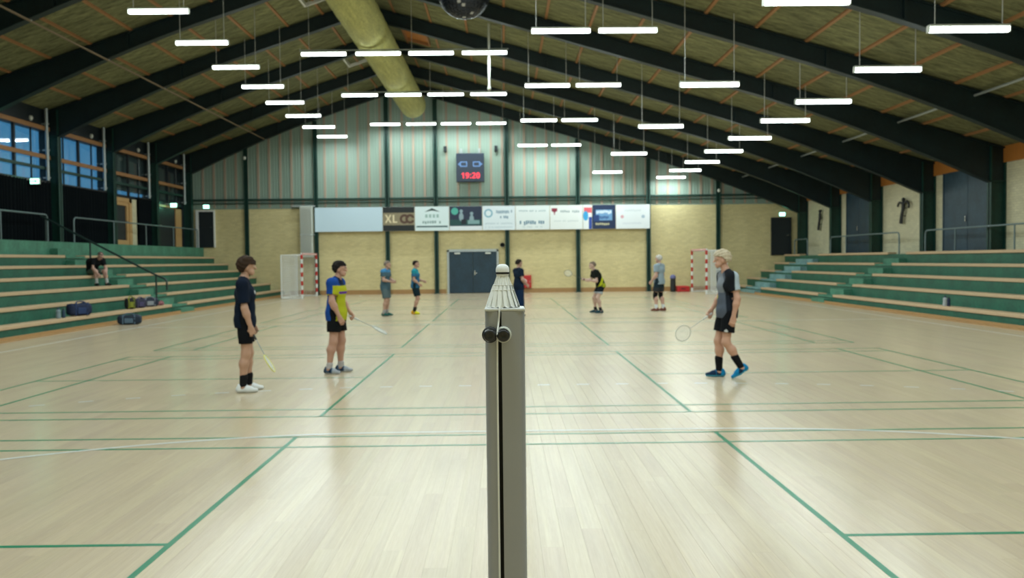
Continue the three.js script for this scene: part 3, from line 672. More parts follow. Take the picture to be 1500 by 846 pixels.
  board(px(806), px(854), 'white sponsor board with a small dark red emblem', (g, w, h) => {
    fill(g, '#edf2f1', 0, 0, w, h); g.fillStyle = '#8e2840'; g.beginPath(); g.moveTo(w * 0.05, h * 0.12); g.lineTo(w * 0.22, h * 0.12); g.lineTo(w * 0.22, h * 0.24); g.lineTo(w * 0.16, h * 0.28); g.lineTo(w * 0.14, h * 0.42); g.lineTo(w * 0.11, h * 0.28); g.lineTo(w * 0.05, h * 0.24); g.fill();
    strokes(g, '#9aa8ad', w * 0.32, h * 0.2, w * 0.6, h * 0.1, 10, 9); strokes(g, '#cdd6d6', w * 0.12, h * 0.62, w * 0.76, h * 0.06, 20, 10);
  });
  board(px(854), px(867.5), 'narrow sponsor board with red and bright blue patches', (g, w, h) => {
    fill(g, '#eef2f2', 0, 0, w, h); fill(g, '#e0636d', w * 0.1, h * 0.1, w * 0.9, h * 0.22); g.fillStyle = '#3fa6e0'; g.beginPath(); g.ellipse(w * 0.3, h * 0.45, w * 0.3, h * 0.2, 0, 0, 7); g.fill(); fill(g, '#2a4aa0', w * 0.65, h * 0.5, w * 0.35, h * 0.5);
  });
  board(px(867.5), px(902), 'navy sponsor board with a pale blue panel', (g, w, h) => {
    fill(g, '#152a4e', 0, 0, w, h); fill(g, '#6d9bc6', w * 0.14, h * 0.2, w * 0.72, h * 0.45); strokes(g, '#e8f0f5', w * 0.18, h * 0.22, w * 0.66, h * 0.14, 8, 12); fill(g, '#1b3c78', w * 0.05, h * 0.42, w * 0.25, h * 0.26);
    strokes(g, '#274c86', w * 0.32, h * 0.46, w * 0.4, h * 0.12, 6, 13); strokes(g, '#d6cfa4', w * 0.14, h * 0.74, w * 0.7, h * 0.1, 8, 14);
  });
  board(px(902), px(952), 'white sponsor board with faint pink and blue marks by the end post', (g, w, h) => {
    fill(g, '#e8eef1', 0, 0, w, h); strokes(g, '#cfd8dd', w * 0.25, h * 0.2, w * 0.5, h * 0.08, 12, 15); g.fillStyle = '#dcaab2'; g.beginPath(); g.arc(w * 0.18, h * 0.5, h * 0.07, 0, 7); g.fill();
    g.fillStyle = '#a9bccc'; g.beginPath(); g.arc(w * 0.8, h * 0.5, h * 0.07, 0, 7); g.fill(); strokes(g, '#d5dce4', w * 0.2, h * 0.74, w * 0.6, h * 0.07, 14, 16);
  });

  // score board
  const sb = group('scoreboard', 'navy electronic scoreboard showing red digits on the far wall', 'scoreboard');
  const sx0 = -2.35, sx1 = -0.95, sy0 = 5.58, sy1 = 7.02, sz = D1 - 0.32;
  mesh('case', rbox(sx0, sx1, sy0, sy1, sz, sz + 0.16, 0.03), M({ color: L(0.018, 0.032, 0.06), roughness: 0.5 }), sb);
  mesh('bracket', [box(sx0 + 0.2, sx0 + 0.3, sy1 - 0.1, sy1 + 0.25, sz + 0.14, D1), box(sx1 - 0.3, sx1 - 0.2, sy1 - 0.1, sy1 + 0.25, sz + 0.14, D1)], mat.galvanised, sb);
  const face = canvasTexture(512, 512, (g, w, h) => {
    fill(g, '#000', 0, 0, w, h);
    g.lineWidth = 14; g.strokeStyle = '#5d86b8';
    g.strokeRect(70, 150, 120, 80); g.strokeRect(320, 150, 120, 80); g.beginPath(); g.moveTo(70, 165); g.lineTo(30, 190); g.lineTo(70, 215); g.stroke(); g.beginPath(); g.moveTo(440, 165); g.lineTo(485, 190); g.lineTo(440, 215); g.stroke();
    g.fillStyle = '#ff2b38'; g.font = 'bold 150px sans-serif'; g.textAlign = 'center'; g.textBaseline = 'middle'; g.fillText('19:20', 262, 405);
  });
  mesh('display', printFace(sx0 + 0.04, sx1 - 0.04, sy0 + 0.04, sy1 - 0.04, sz - 0.004), M({ color: L(0.018, 0.03, 0.055), emissive: L(1, 1, 1), emissiveMap: face, emissiveIntensity: 0.9, roughness: 0.3 }), sb);
  const sl = new THREE.RectAreaLight(L(1, 0.12, 0.12), 0.6, 0.9, 0.25); sl.position.set(-1.65, 5.9, -(sz - 0.02)); sl.lookAt(-1.65, 5.9, 0); sl.name = 'display_light'; sb.add(sl);
  for (const x of [-2.9, -0.35]) {
    const s = group('wall_speaker', 'small dark loudspeaker high on the cladding beside the scoreboard', 'speaker', 'small speakers beside the scoreboard');
    mesh('cabinet', rbox(x - 0.08, x + 0.08, 7.1, 7.4, D1 - 0.22, D1 - 0.06, 0.02), mat.black, s);
    mesh('grille', rbox(x - 0.065, x + 0.065, 7.13, 7.37, D1 - 0.235, D1 - 0.219, 0.006), mat.doorDark, s);
  }
  // small things on and by the far wall
  const hb = group('hose_cabinet', 'red wall cabinet with a white symbol beside the dark blue doors', 'cabinet');
  mesh('body', rbox(0.72, 1.36, 0.24, 0.88, D1 - 0.2, D1, 0.02), mat.red, hb);
  mesh('door', rbox(0.76, 1.32, 0.28, 0.84, D1 - 0.225, D1 - 0.2, 0.01), mat.red, hb);
  mesh('symbol', printFace(0.86, 1.22, 0.38, 0.74, D1 - 0.228), M({ roughness: 0.5, map: canvasTexture(128, 128, (g, w, h) => { fill(g, '#bb2a26', 0, 0, w, h); g.strokeStyle = '#f2e4e0'; g.lineWidth = 13; g.beginPath(); g.arc(58, 54, 32, 0, 7); g.stroke(); g.beginPath(); g.arc(58, 54, 11, 0, 7); g.stroke(); g.beginPath(); g.moveTo(86, 70); g.lineTo(92, 116); g.stroke(); }) }), hb);
  mesh('latch', rbox(1.27, 1.3, 0.52, 0.6, D1 - 0.245, D1 - 0.224, 0.005), mat.chrome, hb);
  const sp = group('horn_speaker', 'small dark horn above the corner of the blue double door', 'speaker');
  mesh('horn', lathe([[0.03, 0], [0.05, 0.08], [0.12, 0.2], [0.1, 0.2], [0.02, 0.05]], 16).rotateX(Math.PI / 2).translate(-0.08, 2.42, -(D1 - 0.06)), mat.black, sp);
  mesh('bracket', box(-0.1, -0.06, 2.35, 2.49, D1 - 0.07, D1), mat.black, sp);
  const mt = group('gym_mat', 'flat red gym mat lying at the foot of the far wall', 'mat');
  mesh('mat', rbox(8.52, 9.14, 0.0, 0.28, 41.75, 42.6, 0.04), mat.red, mt);
  mesh('handle', rbox(8.7, 8.95, 0.13, 0.17, 41.73, 41.75, 0.008), mat.black, mt);
  const bg = group('equipment_bag', 'tall narrow dark bag standing by the red gym mat', 'bag');
  mesh('body', lathe([[0, 0], [0.13, 0.01], [0.14, 0.1], [0.13, 0.62], [0.15, 0.7], [0.12, 0.8], [0, 0.84]], 16).translate(8.34, 0, -41.9), mat.black, bg);
  mesh('hood', lathe([[0.148, 0.66], [0.156, 0.7], [0.125, 0.81], [0, 0.855]], 16).translate(8.34, 0, -41.9), M({ color: L(0.12, 0.12, 0.25) }), bg);
  // pale cloth roll hanging by the left goal
  const rl = group('divider_curtain', 'pale gathered divider curtain hanging on the far wall above the goal', 'curtain');
  const pts = []; for (let i = 0; i <= 40; i++) { const a = i / 40; pts.push([-10.15 + 0.62 * a, 0.09 * Math.sin(i * 1.25) + 0.13]); }
  const sh = new THREE.Shape([...pts.map(([x, y]) => new THREE.Vector2(x, -y - 0.03)), ...pts.slice().reverse().map(([x, y]) => new THREE.Vector2(x, -y + 0.03))]);
  const cg = new THREE.ExtrudeGeometry(sh, { depth: 2.55, bevelEnabled: false }); cg.rotateX(-Math.PI / 2); cg.translate(0, 1.9, -(D1 - 0.08 - 0.24)); mesh('cloth', cg, mat.offWhite, rl);
  mesh('strap', box(-10.18, -9.5, 3.0, 3.06, D1 - 0.5, D1 - 0.02), mat.galvanised, rl);
  mesh('rail', box(-10.6, -9.45, 4.43, 4.5, D1 - 0.3, D1 - 0.02), mat.galvanised, rl);
}

// ---------------------------------------------------------------- goals
function goal(x, side, label) {      // opening faces the middle of the hall; side: +1 the net lies towards larger X
  const g = group('handball_goal', label, 'goal'); const dA = 38.75, dB = 41.75, H = 2.0, c = 0.04, back = x + side * 0.95;
  const bands = (a, b, n, along) => {
    const r = [];
    for (let i = 0; i < n; i += 2) { const u = a + (b - a) * i / n, v = a + (b - a) * (i + 1) / n; r.push(along(u, v)); }
    return r;
  };
  for (const d of [dA, dB]) {
    const p = mesh('post', rbox(x - c, x + c, 0, H, d - c, d + c, 0.008), mat.white, g);
    mesh('red_band', bands(0, H, 10, (u, v) => box(x - c - 0.003, x + c + 0.003, u + (H / 10), v + (H / 10), d - c - 0.003, d + c + 0.003)), mat.red, p);
  }
  const t = mesh('crossbar', rbox(x - c, x + c, H, H + 0.08, dA - c, dB + c, 0.008), mat.white, g);
  mesh('red_band', bands(dA, dB, 15, (u, v) => box(x - c - 0.003, x + c + 0.003, H - 0.003, H + 0.083, u, v)), mat.red, t);
  for (const d of [dA, dB]) {
    mesh('stay', [bar(V(x, H, d), V(back, H - 0.02, d), 0.022), bar(V(back, H - 0.02, d), V(back, 0.03, d), 0.022), bar(V(x, 0.03, d), V(back, 0.03, d), 0.022)], mat.white, g);
  }
  mesh('ground_bar', [bar(V(back, 0.03, dA), V(back, 0.03, dB), 0.022), bar(V(back, H - 0.02, dA), V(back, H - 0.02, dB), 0.022)], mat.white, g);
  const net = []; const r = 0.006, s = 0.1;
  const cord = (a, b) => { net.push(bar(a, b, r, 4)); };
  for (let y = 0.1; y < H; y += s) { cord(V(back, y, dA), V(back, y, dB)); for (const d of [dA, dB]) cord(V(x, y, d), V(back, y, d)); }
  for (let d = dA + s; d < dB; d += s) { cord(V(back, 0, d), V(back, H, d)); cord(V(x, H, d), V(back, H, d)); }
  for (let q = s; q < 0.9; q += s) { for (const d of [dA, dB]) cord(V(x + side * q, 0, d), V(x + side * q, H, d)); cord(V(x + side * q, H, dA), V(x + side * q, H, dB)); }
  mesh('net', net, M({ color: L(0.8, 0.82, 0.8), roughness: 0.8 }), g);
}
goal(-9.22, -1, 'red and white handball goal parked against the taller stand');
goal(9.25, 1, 'red and white handball goal parked against the lower stand');

// ---------------------------------------------------------------- wall figures
function wallFigure(d, yTop, label, spread) {
  const g = group('wall_figure', label, 'sculpture'); const x = XR - 0.12, h = 0.98;
  const P = (u, v) => V(x, yTop - h + v * h, d + u);       // u along the wall, away from the camera
  const parts = [];
  parts.push(tube([P(0.02, 0.84), P(0.0, 0.62), P(0.12, 0.42), P(0.2, 0.2), P(0.24, 0.02)], 0.05, 24, 8));
  parts.push(tube([P(0.0, 0.62), P(0.07, 0.4), P(0.12, 0.2), P(0.14, 0.0)], 0.045, 24, 8));
  parts.push(tube([P(0.03, 0.8), P(0.0, 0.7), P(0.03, 0.5)], 0.07, 16, 10));
  if (spread) { parts.push(tube([P(0.04, 0.76), P(0.3, 0.83), P(0.44, 0.74), P(0.46, 0.68)], 0.042, 16, 8)); parts.push(tube([P(0.0, 0.76), P(-0.3, 0.84), P(-0.44, 0.7), P(-0.4, 0.58)], 0.042, 16, 8)); }
  else { parts.push(tube([P(0.04, 0.8), P(-0.1, 0.92), P(-0.16, 0.98)], 0.035, 16, 8)); parts.push(tube([P(0.04, 0.78), P(0.1, 0.62), P(0.02, 0.5)], 0.035, 16, 8)); }
  mesh('figure', parts, mat.black, g);
  const hd = new THREE.SphereGeometry(0.07, 16, 12); const c = P(0.0, 0.92); hd.scale(1, 1.2, 1); hd.translate(c.x, c.y, c.z); mesh('head', hd, mat.black, g);
  mesh('fixing', [bar(P(0.02, 0.6), V(XR, P(0.02, 0.6).y, d + 0.02), 0.015), bar(P(0.07, 0.3), V(XR, P(0, 0.3).y, d + 0.07), 0.015)], mat.black, g);
}
wallFigure(32.1, 3.85, 'black iron figure with spread arms mounted on the pale brick wall', true);
wallFigure(40.6, 3.9, 'slim black iron figure mounted on the pale brick wall near the exit door', false);

// ---------------------------------------------------------------- bags and bottles
function bag(name, label, x, y, d, len, h, w, main, trim, turn = 0) {
  const g = group(name, label, 'bag'); g.position.set(x, y, -d); g.rotation.y = turn;
  const pos = []; const n = 18, m = 20;
  const geo = new THREE.SphereGeometry(1, 28, 20), p = geo.attributes.position;
  for (let i = 0; i < p.count; i++) {
    let a = p.getX(i), b = p.getY(i), c = p.getZ(i); const e = (v, q) => Math.sign(v) * Math.pow(Math.abs(v), q);
    const sag = 1 - 0.12 * Math.max(0, b) * Math.cos(a * 5 + 1) + 0.05 * Math.sin(a * 11 + c * 7);
    p.setXYZ(i, e(a, 0.55) * len / 2, (e(b, 0.5) * sag + 1) * h / 2, e(c, 0.55) * w / 2 * (1 + 0.04 * Math.sin(a * 9)));
  }
  geo.computeVertexNormals(); void pos; void n; void m;
  mesh('body', geo, main, g);
  mesh('strap', tube([new THREE.Vector3(-len * 0.24, h * 0.5, w * 0.5), new THREE.Vector3(-len * 0.2, h * 1.0, w * 0.3), new THREE.Vector3(0, h * 1.13, w * 0.12), new THREE.Vector3(len * 0.2, h * 1.0, w * 0.3), new THREE.Vector3(len * 0.24, h * 0.5, w * 0.5)], 0.016, 30, 6), trim, g);
  for (const s of [-1, 1]) { const b = new RoundedBoxGeometry(0.035, h * 0.9, w * 0.98, 2, 0.01); b.translate(s * len * 0.24, h * 0.5, 0); mesh('webbing', b, trim, g); }
  const pk = new RoundedBoxGeometry(len * 0.36, h * 0.5, 0.05, 3, 0.02); pk.translate(0, h * 0.4, w * 0.5 - 0.01); mesh('pocket', pk, trim, g);
}
const c_ = (r, g, b, o = {}) => M({ color: L(r, g, b), roughness: 0.8, map: clothTex, ...o });
bag('sports_bag', 'dark blue sports bag lying on the lowest plank bench', -11.3, 0.3, 22.6, 0.62, 0.34, 0.34, c_(0.008, 0.02, 0.07), c_(0.02, 0.05, 0.16), 0.9);
bag('sports_bag', 'navy holdall with pale trim lying on the floor before the taller stand', -10.3, 0, 23.35, 0.62, 0.27, 0.32, c_(0.01, 0.025, 0.05), c_(0.12, 0.2, 0.28), 0.25);
bag('backpack', 'black backpack with a yellow-green patch on the lowest plank bench', -11.3, 0.3, 25.7, 0.32, 0.34, 0.26, c_(0.008, 0.01, 0.012), c_(0.30, 0.34, 0.03), 0.7);
bag('sports_bag', 'purple and dark grey sports bag between the backpack and the navy bag', -11.3, 0.3, 26.3, 0.42, 0.29, 0.3, c_(0.03, 0.03, 0.06), c_(0.09, 0.08, 0.18), 0.9);
bag('sports_bag', 'navy sports bag with white patches on the lowest plank bench by the aisle', -11.3, 0.3, 27.0, 0.6, 0.28, 0.3, c_(0.01, 0.018, 0.045), c_(0.35, 0.38, 0.42), 0.8);
bag('pouch', 'small pink pouch on the lowest plank bench beside the aisle handrail', -11.22, 0.3, 27.75, 0.2, 0.13, 0.14, c_(0.5, 0.22, 0.24), c_(0.3, 0.1, 0.12), 0.8);
function bottle(label, x, y, d, h, r, body, capM) {
  const g = group('drink_bottle', label, 'bottle'); g.position.set(x, y, -d);
  mesh('body', lathe([[0, 0], [r * 0.9, 0], [r, 0.012], [r, h * 0.32], [r * 0.86, h * 0.42], [r * 0.86, h * 0.5], [r, h * 0.6], [r * 0.9, h * 0.76], [r * 0.42, h * 0.86]], 20), body, g);
  mesh('cap', lathe([[0, h], [r * 0.3, h], [r * 0.34, h * 0.95], [r * 0.5, h * 0.92], [r * 0.5, h * 0.84], [0, h * 0.84]], 16), capM, g);
}
bottle('pale grey drinking bottle on the lowest bench beside the dark blue bag', -11.3, 0.3, 21.55, 0.27, 0.06, c_(0.25, 0.34, 0.38), c_(0.03, 0.06, 0.12));
bottle('dark drinking bottle standing next to the pale grey one', -11.27, 0.3, 21.75, 0.24, 0.045, c_(0.03, 0.07, 0.12), mat.black);
bottle('white and navy drinking bottle on the lowest bench of the lower stand', 11.75, 0.3, 22.5, 0.27, 0.06, c_(0.5, 0.54, 0.55), c_(0.01, 0.02, 0.07));
bottle('slim navy drinking bottle beside the white one on the lower stand', 11.75, 0.3, 22.32, 0.25, 0.04, c_(0.01, 0.02, 0.07), mat.black);

// ---------------------------------------------------------------- badminton post, shuttlecock and cord
{
  const D = 1.66, hw = 0.0385, top = 1.545;
  const post = M({ color: L(0.33, 0.34, 0.37), roughness: 0.36, metalness: 0.3 });
  const g = group('net_post', 'grey aluminium badminton net post with a slotted face', 'post'); g.position.set(0, 0, -D);
  // hollow profile: rounded square with a slot towards the camera
  const S = 0.0035, sl = -0.010, outer = [], inner = [];      // slot half width and centre
  const edge = (h, n) => { const l = []; for (let k = 0; k < 96; k++) { const a = -Math.PI / 2 + 2 * Math.PI * k / 96, c = Math.cos(a), q = Math.sin(a), e = 2 / n; l.push([Math.sign(c) * Math.abs(c) ** e * h, Math.sign(q) * Math.abs(q) ** e * h]); } return l; };
  for (const p of edge(hw, 5)) if (!(p[1] < 0 && Math.abs(p[0] - sl) < S)) outer.push(p);
  for (const p of edge(hw - 0.006, 5)) if (!(p[1] < 0 && Math.abs(p[0] - sl) < S)) inner.push(p);
  const turnTo = (l) => { const k = l.findIndex((p, q) => p[1] < 0 && p[0] > sl + S && !(l[(q + l.length - 1) % l.length][0] > sl + S && l[(q + l.length - 1) % l.length][1] < 0)); return [...l.slice(k), ...l.slice(0, k)]; };
  const O = turnTo(outer), I = turnTo(inner);
  const s = new THREE.Shape([[sl + S, -hw], ...O, [sl - S, -hw], [sl - S, -hw + 0.006], ...I.slice().reverse(), [sl + S, -hw + 0.006]].map(([x, y]) => new THREE.Vector2(x, y)));
  const e = new THREE.ExtrudeGeometry(s, { depth: top - 0.03, bevelEnabled: false, curveSegments: 8 }); e.rotateX(-Math.PI / 2); e.translate(0, 0.03, 0);
  mesh('profile', e, post, g);
  mesh('inner_rail', box(sl - 0.006, sl + 0.006, 0.05, top - 0.06, -hw + 0.02, -hw + 0.03), mat.black, g);
  const capS = rbox(-hw - 0.0005, hw + 0.0005, top, top + 0.006, -hw - 0.0005, hw + 0.0005, 0.0028); mesh('cap', capS, M({ color: L(0.62, 0.63, 0.62), roughness: 0.4 }), g);
  mesh('foot_plate', rbox(-0.15, 0.15, 0, 0.03, -0.2, 0.2, 0.01), mat.black, g);
  for (const x of [-0.0285, -0.003]) {
    const k = lathe([[0, 0], [0.0095, 0], [0.0125, 0.003], [0.0125, 0.022], [0.010, 0.0265], [0.0055, 0.0275], [0.0045, 0.025], [0, 0.025]], 24); k.rotateX(Math.PI / 2); k.translate(x, top - 0.044, hw);
    mesh('cord_knob', k, mat.blackShiny, g);
    const ring = lathe([[0.0125, 0], [0.0155, 0.001], [0.0155, 0.006], [0.0125, 0.007]], 24); ring.rotateX(Math.PI / 2); ring.translate(x, top - 0.044, hw); mesh('knob_collar', ring, x > -0.02 ? mat.offWhite : mat.black, g);
  }
  const cord = group('draw_rope', 'white net cord running down the slotted face of the post', 'cord');
  const z = -D + hw;
  mesh('cord', tube([new THREE.Vector3(-0.009, top + 0.0085, z - 0.02), new THREE.Vector3(-0.0095, top + 0.0085, z - 0.004), new THREE.Vector3(-0.0102, top + 0.001, z + 0.0028), new THREE.Vector3(-0.012, top - 0.02, z + 0.003), new THREE.Vector3(-0.0142, top - 0.038, z + 0.02), new THREE.Vector3(-0.0142, top - 0.046, z + 0.022), new THREE.Vector3(-0.0148, top - 0.065, z + 0.004), new THREE.Vector3(-0.0155, top - 0.2, z + 0.0022), new THREE.Vector3(-0.0155, 0.9, z + 0.0022), new THREE.Vector3(-0.0155, 0.35, z + 0.0022)], 0.0018, 160, 8), M({ color: L(0.75, 0.75, 0.70), roughness: 0.7 }), cord);

  // shuttlecock standing feathers down on the post
  const sh = group('shuttlecock', 'white feather shuttlecock standing cork up on the net post', 'shuttlecock'); sh.position.set(-0.0035, top + 0.006, -D + 0.002);
  const cork = lathe([[0.0001, 0.0845], [0.006, 0.0838], [0.0105, 0.081], [0.0128, 0.0765], [0.0132, 0.072], [0.013, 0.066], [0.0118, 0.0615], [0, 0.061]], 32);
  mesh('cork', cork, M({ color: L(0.85, 0.87, 0.88), roughness: 0.55 }), sh);
  mesh('band', lathe([[0.0131, 0.0645], [0.0136, 0.0648], [0.0136, 0.0685], [0.0131, 0.0688]], 32), mat.black, sh);
  const feather = M({ color: L(0.88, 0.90, 0.90), roughness: 0.6, side: THREE.DoubleSide });
  const quill = M({ color: L(0.82, 0.83, 0.80), roughness: 0.5 });
  const rAt = (y) => 0.0105 + (0.0325 - 0.0105) * Math.pow(Math.max(0, 0.062 - y) / 0.062, 0.92);
  for (let i = 0; i < 16; i++) {
    const a = 2 * Math.PI * i / 16 + 0.07, rows = 12, pos = [], idx = [];
    for (let k = 0; k <= rows; k++) {
      const y = 0.043 * (1 - k / rows), r = rAt(y), half = (k === rows ? 0.0062 : 0.0035 + 0.0042 * Math.sin(Math.min(1, k / 5) * Math.PI / 2)) * (k > rows - 2 ? 0.93 : 1);
      for (const sgn of [-1, 0, 1]) {
        const da = sgn * half / r, rr = r + sgn * 0.0022 - (sgn ? 0.0004 : 0);
        pos.push(Math.cos(a + da) * rr, y + (k === rows && sgn ? 0.002 : 0), Math.sin(a + da) * rr);
      }
      if (k) for (const j of [0, 1]) { const q = 3 * k + j; idx.push(q - 3, q - 2, q, q, q - 2, q + 1); }
    }
    const fg = new THREE.BufferGeometry(); fg.setAttribute('position', new THREE.Float32BufferAttribute(pos, 3)); fg.setIndex(idx); fg.computeVertexNormals();
    const f = mesh('feather', fg, feather, sh);
    const at = (y, o) => new THREE.Vector3(Math.cos(a) * (rAt(y) + o), y, Math.sin(a) * (rAt(y) + o));
    mesh('quill', bar(at(0.064, -0.001), at(0.004, 0.0005), 0.0011, 6), quill, f);
  }
  mesh('skirt', lathe([[rAt(0.063) - 0.0006, 0.063], [rAt(0.052) - 0.001, 0.052], [rAt(0.04) - 0.0016, 0.04], [rAt(0.032) - 0.0026, 0.032]], 32), M({ color: L(0.86, 0.88, 0.88), roughness: 0.6, side: THREE.DoubleSide }), sh);
  for (const [y, o] of [[0.044, 0.0006], [0.034, 0.0008]]) mesh('thread', new THREE.TorusGeometry(rAt(y) + o, 0.0008, 6, 48).rotateX(Math.PI / 2).translate(0, y, 0), quill, sh);
}
//@@PEOPLE
// ---------------------------------------------------------------- people
const W8 = new Float64Array(8);
function surface(f, min, max, cell) {      // surface nets over a distance field
  const n = [0, 1, 2].map((k) => Math.ceil((max[k] - min[k]) / cell) + 1), [nx, ny, nz] = n;
  const val = new Float32Array(nx * ny * nz);
  let q = 0;
  for (let k = 0; k < nz; k++) for (let j = 0; j < ny; j++) for (let i = 0; i < nx; i++) val[q++] = f(min[0] + i * cell, min[1] + j * cell, min[2] + k * cell);
  const at = (i, j, k) => (k * ny + j) * nx + i, id = new Int32Array(nx * ny * nz).fill(-1), pos = [], idx = [];
  const C = [[0, 0, 0], [1, 0, 0], [0, 1, 0], [1, 1, 0], [0, 0, 1], [1, 0, 1], [0, 1, 1], [1, 1, 1]];
  const E = [[0, 1], [2, 3], [4, 5], [6, 7], [0, 2], [1, 3], [4, 6], [5, 7], [0, 4], [1, 5], [2, 6], [3, 7]];
  for (let k = 0; k < nz - 1; k++) for (let j = 0; j < ny - 1; j++) for (let i = 0; i < nx - 1; i++) {
    const o0 = at(i, j, k), v = W8; v[0] = val[o0]; v[1] = val[o0 + 1]; v[2] = val[o0 + nx]; v[3] = val[o0 + nx + 1]; const o1 = o0 + nx * ny; v[4] = val[o1]; v[5] = val[o1 + 1]; v[6] = val[o1 + nx]; v[7] = val[o1 + nx + 1];
    let neg = 0; for (let q8 = 0; q8 < 8; q8++) if (v[q8] < 0) neg++;
    if (!neg || neg === 8) continue;
    let x = 0, y = 0, z = 0, m = 0;
    for (const [a, b] of E) if ((v[a] < 0) !== (v[b] < 0)) {
      const t = v[a] / (v[a] - v[b]); x += C[a][0] + t * (C[b][0] - C[a][0]); y += C[a][1] + t * (C[b][1] - C[a][1]); z += C[a][2] + t * (C[b][2] - C[a][2]); m++;
    }
    id[at(i, j, k)] = pos.length / 3;
    pos.push(min[0] + (i + x / m) * cell, min[1] + (j + y / m) * cell, min[2] + (k + z / m) * cell);
  }
  const quad = (a, b, c, d, flip) => { if (a < 0 || b < 0 || c < 0 || d < 0) return; if (flip) idx.push(a, c, b, a, d, c); else idx.push(a, b, c, a, c, d); };
  for (let k = 1; k < nz - 1; k++) for (let j = 1; j < ny - 1; j++) for (let i = 1; i < nx - 1; i++) {
    const s = val[at(i, j, k)] < 0;
    if (s !== val[at(i + 1, j, k)] < 0) quad(id[at(i, j - 1, k - 1)], id[at(i, j, k - 1)], id[at(i, j, k)], id[at(i, j - 1, k)], !s);
    if (s !== val[at(i, j + 1, k)] < 0) quad(id[at(i - 1, j, k - 1)], id[at(i - 1, j, k)], id[at(i, j, k)], id[at(i, j, k - 1)], !s);
    if (s !== val[at(i, j, k + 1)] < 0) quad(id[at(i - 1, j - 1, k)], id[at(i, j - 1, k)], id[at(i, j, k)], id[at(i - 1, j, k)], !s);
  }
  const g = new THREE.BufferGeometry();
  g.setAttribute('position', new THREE.Float32BufferAttribute(pos, 3)); g.setIndex(idx); g.computeVertexNormals();
  return g;
}
const smin = (a, b, k) => { const h = Math.max(k - Math.abs(a - b), 0) / k; return Math.min(a, b) - h * h * k * 0.25; };
function field(bones, k) {      // bones: [a, b, ra, rb]
  const B = bones.map(([a, b, ra, rb]) => { const d = [b[0] - a[0], b[1] - a[1], b[2] - a[2]]; return [...a, ...d, 1 / Math.max(1e-9, d[0] ** 2 + d[1] ** 2 + d[2] ** 2), ra, rb - ra]; });
  return (x, y, z) => {
    let r = 1e3;
    for (const [ax, ay, az, dx, dy, dz, inv, ra, dr] of B) {
      const px = x - ax, py = y - ay, pz = z - az; let t = (px * dx + py * dy + pz * dz) * inv; t = t < 0 ? 0 : t > 1 ? 1 : t;
      const qx = px - t * dx, qy = py - t * dy, qz = pz - t * dz, d = Math.sqrt(qx * qx + qy * qy + qz * qz) - ra - t * dr;
      r = r > 900 ? d : smin(r, d, k);
    }
    return r;
  };
}
function bounds(bones, extra) {
  const lo = [1e3, 1e3, 1e3], hi = [-1e3, -1e3, -1e3];
  for (const [a, b, ra, rb] of bones) for (let k = 0; k < 3; k++) { const r = Math.max(ra, rb) + extra; lo[k] = Math.min(lo[k], a[k] - r, b[k] - r); hi[k] = Math.max(hi[k], a[k] + r, b[k] + r); }
  return [lo, hi];
}
const ell = (x, y, z, c, r) => { const a = (x - c[0]) / r[0], b = (y - c[1]) / r[1], d = (z - c[2]) / r[2], l = Math.sqrt(a * a + b * b + d * d); return (l - 1) * Math.min(...r); };
function paint(g, f) {
  const p = g.attributes.position, c = new Float32Array(p.count * 3);
  for (let i = 0; i < p.count; i++) { const v = f(p.getX(i), p.getY(i), p.getZ(i)); c[3 * i] = v[0]; c[3 * i + 1] = v[1]; c[3 * i + 2] = v[2]; }
  g.setAttribute('color', new THREE.BufferAttribute(c, 3)); return g;
}
const mixp = (a, b, t) => [0, 1, 2].map((k) => a[k] + (b[k] - a[k]) * t);
const v3 = (a) => new THREE.Vector3(...a);
const skinMat = M({ vertexColors: true, roughness: 0.55, sheen: 0.2 }), dyed = M({ vertexColors: true, roughness: 0.95, specularIntensity: 0.25 }), hairMat = M({ vertexColors: true, roughness: 0.85, specularIntensity: 0.4 });
const baseJoints = {
  pelvis: [0, 0.94, 0], waist: [0.0, 1.08, 0], chest: [0.005, 1.28, 0], neck: [-0.015, 1.46, 0], head: [0.025, 1.635, 0],
  shR: [-0.01, 1.405, 0.175], elR: [-0.035, 1.12, 0.225], wrR: [0.045, 0.875, 0.225], shL: [-0.01, 1.405, -0.175], elL: [-0.035, 1.12, -0.225], wrL: [0.045, 0.875, -0.225],
  hipR: [0, 0.90, 0.085], knR: [0.015, 0.50, 0.095], anR: [-0.03, 0.085, 0.10], hipL: [0, 0.90, -0.085], knL: [0.015, 0.50, -0.095], anL: [-0.03, 0.085, -0.10],
  footR: [1, 0, 0.15], footL: [1, 0, -0.15], pitchR: 0, pitchL: 0,
};
